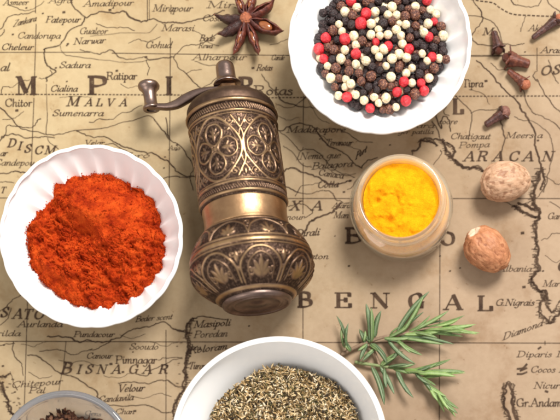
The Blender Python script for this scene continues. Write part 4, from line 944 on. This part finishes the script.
# ornament: raised wires drawn in (arc, t) photo px units, then turned into relief
class Relief:
    def __init__(s, circ, t0, t1, res=2.6):
        s.c = circ; s.t0 = t0; s.t1 = t1; s.nu = int(circ * res); s.nv = int((t1 - t0) * res); s.du = circ / s.nu; s.dv = (t1 - t0) / (s.nv - 1)
        s.h = np.zeros((s.nu, s.nv))
    def dot(s, u, v, r, amp=1.0):
        k = int(math.ceil(r / s.du)) + 1
        iu = int(round(u / s.du)); iv = int(round((v - s.t0) / s.dv))
        for a_ in range(iu - k, iu + k + 1):
            for b in range(max(0, iv - k), min(s.nv, iv + k + 1)):
                d = math.hypot(a_ * s.du - u, s.t0 + b * s.dv - v) / r
                if d < 1:
                    h_ = amp * math.sqrt(1 - d * d)
                    if h_ > s.h[a_ % s.nu, b]: s.h[a_ % s.nu, b] = h_
    def wire(s, pts, r=1.0, amp=1.0, closed=False, sub=8):
        p_ = catmull(pts, sub, closed); 
        if closed: p_ = np.vstack([p_, p_[:1]])
        for i in range(len(p_) - 1):
            L = np.hypot(*(p_[i + 1] - p_[i])); n = max(1, int(L / .35))
            for k in range(n):
                q = p_[i] + (p_[i + 1] - p_[i]) * k / n; s.dot(q[0], q[1], r, amp)
    def leaf(s, u, v, ang, L, W, amp=1.0):
        for k in range(int(L / .4) + 1):
            q = k * .4 / L; r = W * .5 * math.sin(math.pi * min(1, q * .92 + .06)) ** .8
            s.dot(u + math.cos(ang) * L * q, v + math.sin(ang) * L * q, max(.45, r), amp * min(1, .55 + r / W))
    def spiral(s, u, v, r, a0, turns, wr=.8, dirn=1, amp=1.0):
        s.wire([(u + r * (1 - .78 * k / 14) * math.cos(a0 + dirn * turns * 6.283 * k / 14), v + r * (1 - .78 * k / 14) * math.sin(a0 + dirn * turns * 6.283 * k / 14)) for k in range(15)], wr, amp, sub=4)
        s.dot(u, v, wr * 1.3, amp)
def petal_medal(R, u, v, a_, b):
    n = 40
    R.wire([(u + a_ * math.cos(x) * (1 + .05 * math.cos(4 * x)), v + b * math.sin(x) * (1 + .05 * math.cos(4 * x))) for x in np.linspace(0, 2 * np.pi, n, endpoint=False)], 1.5, 1.0, True, 4)
    R.wire([(u + (a_ - 3.2) * math.cos(x), v + (b - 3.2) * math.sin(x)) for x in np.linspace(0, 2 * np.pi, n, endpoint=False)], .6, .55, True, 4)
    for k in range(4):
        q = k * math.pi / 2; c_, s_ = math.cos(q), math.sin(q); f = lambda x, y: (u + (x * c_ - y * s_) * a_ / 27, v + (x * s_ + y * c_) * b / 29)
        R.wire([f(3, 0), f(8, -7), f(16, -9.5), f(22.5, -5), f(23.5, 0), f(22.5, 5), f(16, 9.5), f(8, 7)], 1.15, .95, True, 6)
        R.leaf(*f(7.5, 0), q, 12, 4.4, .9)
        for sg in (-1, 1):
            p0 = f(12, sg * 1.2); R.leaf(*p0, q + sg * 1.0, 6.0, 2.8, .8); R.leaf(*f(15, sg * 1.2), q + sg * .5, 5, 2.2, .7)
        for sg in (-1, 1): R.leaf(*f(14.5, sg * 14.5), q + sg * .78, 5, 3, .8)
    R.dot(u, v, 2.6, 1)
def build_lathe_relief(name, prof, Rl, amp, m, n_min=None, relief_base=.25, ring_bright=()):
    """prof (t, r in px) ; Rl Relief covering t0..t1"""
    pr = np.array(prof, float)
    if Rl is None:
        nu = n_min or 160; tt = pr
        th = np.linspace(0, 2 * np.pi, nu, endpoint=False)
        Rr = np.tile(pr[:, 1], (nu, 1)); Tt = np.tile(pr[:, 0], (nu, 1)); rel = np.full(Rr.shape, relief_base)
    else:
        nu = Rl.nu; tv = np.linspace(Rl.t0, Rl.t1, Rl.nv); rv = np.interp(tv, pr[:, 0], pr[:, 1])
        th = np.linspace(0, 2 * np.pi, nu, endpoint=False)
        h_ = Rl.h
        I_, J_ = np.meshgrid(np.arange(nu), np.arange(Rl.nv), indexing='ij')
        stip = np.clip(vnoise(I_ * .45, J_ * .45, 1.0), 0, 1) * .30 * (h_ < .3)
        h_ = h_ + stip * .8
        Rr = rv[None, :] + h_ * amp; Tt = np.tile(tv, (nu, 1))
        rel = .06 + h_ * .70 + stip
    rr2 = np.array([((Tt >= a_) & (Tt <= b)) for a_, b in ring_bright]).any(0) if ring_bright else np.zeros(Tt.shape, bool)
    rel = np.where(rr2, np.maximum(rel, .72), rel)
    Th = np.tile(th[:, None], (1, Rr.shape[1]))
    V = np.stack([Rr * km * np.cos(Th), Rr * km * np.sin(Th) * sgnY, (TL - Tt) * KM], -1).reshape(-1, 3)
    F = grid_faces(nu, Rr.shape[1])
    if sgnY < 0: F = F[:, ::-1].copy()
    return make(name, V, F, m, mill, attrs={'relief': rel.reshape(-1)})
# cap
capp = smoothprof([(0, 12), (.4, 20), (1.6, 25), (5, 33), (9.5, 40), (14, 43.4), (18, 44.2), (21, 44.2)], 6) + [(21.4, 43.4), (21.9, 43.4), (22.2, 45.2), (22.8, 45.9), (24, 46), (25, 45.6), (25.6, 44)]
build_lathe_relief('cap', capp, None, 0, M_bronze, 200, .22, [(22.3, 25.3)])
# barrel with medallions
circ = 2 * math.pi * 43.5
Rb = Relief(circ, 25.4, 115.0)
for k in range(int(circ / 2.6)):
    u = k * circ / int(circ / 2.6)
    Rb.wire([(u, 27.3), (u + 1.1, 29.5), (u + 2.2, 31.6)], .75, .75, sub=2); Rb.wire([(u, 106), (u + 1.1, 107.6), (u + 2.0, 109.4)], .7, .7, sub=2)
for t_, r_ in ((34.2, 1.5), (37.2, .6), (102.8, 1.4), (100.6, .6), (112, 1.8)):
    for b in range(Rb.nv):
        d = abs(Rb.t0 + b * Rb.dv - t_) / r_
        if d < 1: Rb.h[:, b] = np.maximum(Rb.h[:, b], math.sqrt(1 - d * d))
u0 = circ * (math.radians(-20) % (2 * math.pi)) / (2 * math.pi); step = circ / 5; vc = 69
for k in range(5):
    u = u0 + k * step
    petal_medal(Rb, u, vc, 25.5, 29.5)
    um = u + step / 2          # ogee between medallions
    Rb.wire([(um - 7.5, 39.5), (um - 3, 47), (um + 1.5, 56), (um + 1.7, 69), (um + 1.5, 82), (um - 3, 91), (um - 7.5, 98.5)][::1], 1.3, 1.0)
    Rb.wire([(um + 7.5, 39.5), (um + 3, 47), (um - 1.5, 56), (um - 1.7, 69), (um - 1.5, 82), (um + 3, 91), (um + 7.5, 98.5)], 1.0, .8)
    for sg in (-1, 1):
        for s2 in (-1, 1):
            Rb.spiral(um + s2 * 10.5, vc + sg * 24.5, 4.2, 0 if s2 < 0 else math.pi, 1.3, .75, s2 * sg, .85)
            Rb.leaf(um + s2 * 4.5, vc + sg * 21, sg * 1.57 + s2 * .3, 6, 2.6, .8)
        Rb.leaf(um, vc + sg * 22, sg * 1.57, 6.5, 3.4, .9); Rb.dot(um, vc + sg * 18.5, 1.4, .9)
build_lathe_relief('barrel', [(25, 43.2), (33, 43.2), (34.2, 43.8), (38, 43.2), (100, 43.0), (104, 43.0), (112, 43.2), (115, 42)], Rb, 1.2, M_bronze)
# plain brass band
bandp = smoothprof([(114.6, 41.4), (116, 41.8), (120, 41.6), (127, 41.3), (133, 41.8), (137, 42.6)], 5) + [(137.4, 41.6), (138.2, 41.4)]
build_lathe_relief('band', bandp, None, 0, M_copper, 200, .5)
# bulb
circ2 = 2 * math.pi * 57
Ru = Relief(circ2, 137.6, 206.4)
def ring(R_, t_, r_, a_=1.0):
    for b in range(R_.nv):
        d = abs(R_.t0 + b * R_.dv - t_) / r_
        if d < 1: R_.h[:, b] = np.maximum(R_.h[:, b], a_ * math.sqrt(1 - d * d))
ring(Ru, 139.2, 1.2); ring(Ru, 160.6, 1.2); ring(Ru, 165, 2.6, 1.1); ring(Ru, 169.4, 1.0); ring(Ru, 203.8, 1.4)
nk = 9; stp = circ2 / nk
for k in range(nk):
    u = k * stp + 8
    Ru.wire([(u, 158.5), (u + stp * .12, 148), (u + stp * .5, 142.5), (u + stp * .88, 148), (u + stp, 158.5)], 1.1, .95)
    for a_, L in ((-1.57, 12), (-.85, 10), (-2.29, 10), (-.35, 8), (-2.79, 8)): Ru.leaf(u + stp / 2, 157.5, a_, L, 4.2, .95)
    Ru.spiral(u, 147, 4.2, 1.57, 1.1, .8, 1, .8); Ru.dot(u + stp * .5, 158, 1.8, 1)
nk = 8; stp = circ2 / nk
for k in range(nk):
    u = k * stp - 6
    Ru.wire([(u + 2, 200), (u + stp * .06, 188), (u + stp * .28, 176), (u + stp * .5, 173), (u + stp * .72, 176), (u + stp * .94, 188), (u + stp - 2, 200)], 1.3, 1.0)
    Ru.wire([(u + 9, 199), (u + stp * .24, 187), (u + stp * .5, 178.5), (u + stp * .76, 187), (u + stp - 9, 199)], .9, .75)
    for a_, L in ((-1.57, 15), (-1.0, 13), (-2.14, 13), (-.5, 11), (-2.64, 11)): Ru.leaf(u + stp / 2, 197, a_, L, 5.2, .95)
    Ru.spiral(u + stp * .5 - 11, 193, 3.6, 0, 1.2, .8, 1, .8); Ru.spiral(u + stp * .5 + 11, 193, 3.6, 3.14, 1.2, .8, -1, .8)
    Ru.leaf(u, 186, -1.57, 11, 5, .9); Ru.spiral(u - 3.4, 178, 3.2, 0, 1.1, .75, 1, .8); Ru.spiral(u + 3.4, 178, 3.2, 3.14, 1.1, .75, -1, .8); Ru.dot(u, 190.5, 2, .9)
bp = catmull([(137.6, 42.5), (140, 44.6), (145, 49), (152, 54), (159, 57.2), (163, 58.6), (167, 59.4), (172, 60), (178, 60.2), (184, 58.6), (191, 53.6), (198, 45.6), (204, 37.4), (206.4, 34.2)], 6)
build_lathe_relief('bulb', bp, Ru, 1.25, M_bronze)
basep = [(206.0, 33.8), (207.6, 34.4), (209.6, 33.8), (211, 32.2), (211.4, 30.6), (210.2, 29.8), (209.4, 29), (209.3, 24), (210.2, 23.4), (210.2, 22.5), (209.2, 22), (209.2, 8), (210, 7), (210.3, .1)]
build_lathe_relief('base_plate', basep, None, 0, M_steel, 160, .34)
# neck, nut and crank
def plain(name, prof, m, n=64, rel=.45, parent=None, hexr=0, off=(0, 0)):
    pr = np.array(prof, float); th = np.linspace(0, 2 * np.pi, n, endpoint=False)
    Rr = np.tile(pr[:, 1], (n, 1)); Tt = np.tile(pr[:, 0], (n, 1)); Th = np.tile(th[:, None], (1, len(pr)))
    if hexr:
        a_ = (Th + .3) % (math.pi / 3) - math.pi / 6; Rr = Rr * (hexr / np.cos(a_) / 1.0)
    V = np.stack([Rr * km * np.cos(Th) + off[0], Rr * km * np.sin(Th) * sgnY + off[1], (TL - Tt) * KM], -1).reshape(-1, 3)
    F = grid_faces(n, len(pr));
    if sgnY < 0: F = F[:, ::-1].copy()
    return make(name, V, F, m, parent or mill, attrs={'relief': np.full(len(V), rel)})
nk_ = plain('neck', [(.6, 14), (-1, 13.2), (-2.2, 12.2), (-3, 11.6), (-8.6, 11.2), (-9, 10.8), (-9.2, 4)], M_copper, 96, .5, hexr=1.0)
plain('nut', [(-12.2, 3), (-12.4, 13.4), (-13.2, 13.9), (-14.4, 13.2), (-16, 11), (-17.6, 9.9), (-20, 9.6), (-30, 9.4), (-33, 8.8), (-35, 7), (-36, 4), (-36.2, .1)], M_steel, 96, .55)
# crank arm: flat strip in the plane of the crank, drooping to the side
droop = math.radians(-6)
# local directions: left in photo = -sgnY*y
def arm_pt(s_, t_, dz):   # s_ px to the left from the axis, t_ axis position, dz thickness offset along local x (up)
    return (-math.sin(-droop) * s_ * km + dz, -sgnY * math.cos(droop) * s_ * km, zt(t_))
cen = catmull([(-7, -10.8, 3.0), (2, -10.8, 4.0), (12, -10.6, 3.4), (20, -11.0, 4.6), (32, -10.2, 7.6), (44, -7.0, 9.2), (54, -3.6, 8.2), (64, -2.8, 5.8), (74, -4.8, 4.8), (83, -6.2, 4.4), (88, -6.2, 2.4)], 6)
V = []; 
dd_ = np.gradient(cen[:, :2], axis=0); dd_ /= np.hypot(dd_[:, 0], dd_[:, 1])[:, None]
T0 = .0015
for (s_, t_, w_), (ds, dt) in zip(cen, dd_):
    for (a_, b) in ((-1, -.6), (-.8, -1), (.8, -1), (1, -.6), (1, .6), (.8, 1), (0, 1.25), (-.8, 1), (-1, .6)):
        V.append(arm_pt(s_ + a_ * w_ * -dt * .5 * 1.0, t_ + a_ * w_ * ds * .5, b * T0 * 1.3))
k = 9; F = [(i * k + j, i * k + (j + 1) % k, (i + 1) * k + (j + 1) % k, (i + 1) * k + j) for i in range(len(cen) - 1) for j in range(k)]
F += [tuple(range(k))[::-1], tuple(range((len(cen) - 1) * k, len(cen) * k))]
if sgnY < 0: pass
arm = make('crank', V, F, M_steel, mill, attrs={'relief': [.42] * len(V)})
kx = arm_pt(81, 0, 0)
kb = plain('knob', [(-3.2, 5), (-3.4, 8.4), (-5, 8.6), (-6.4, 7.6), (-8, 6.8), (-12, 6.4), (-18, 6.5), (-22, 7.2), (-24.0, 8.8), (-25.6, 10.4), (-27.8, 10.9), (-30, 9.9), (-31.8, 7.0), (-32.6, 3.5), (-32.8, .1)], M_steel, 64, .5, parent=arm, off=(kx[0], kx[1]))
# recompute outward normals where a strip was wound the other way
import bmesh
for o in list(mill.children) + [arm, kb, nk_] + [x for x in bpy.data.objects if x.name.split('.')[0] in ('leaf', 'stem', 'pod', 'sepal', 'glass_jar', 'glass_dish', 'bowl', 'ground_turmeric')]:
    if o.type != 'MESH' or len(o.data.vertices) > 150000 and o.name.startswith('bulb') is False and o.name.startswith('barrel') is False: continue
    bm = bmesh.new(); bm.from_mesh(o.data); bmesh.ops.recalc_face_normals(bm, faces=bm.faces); bm.to_mesh(o.data); bm.free()
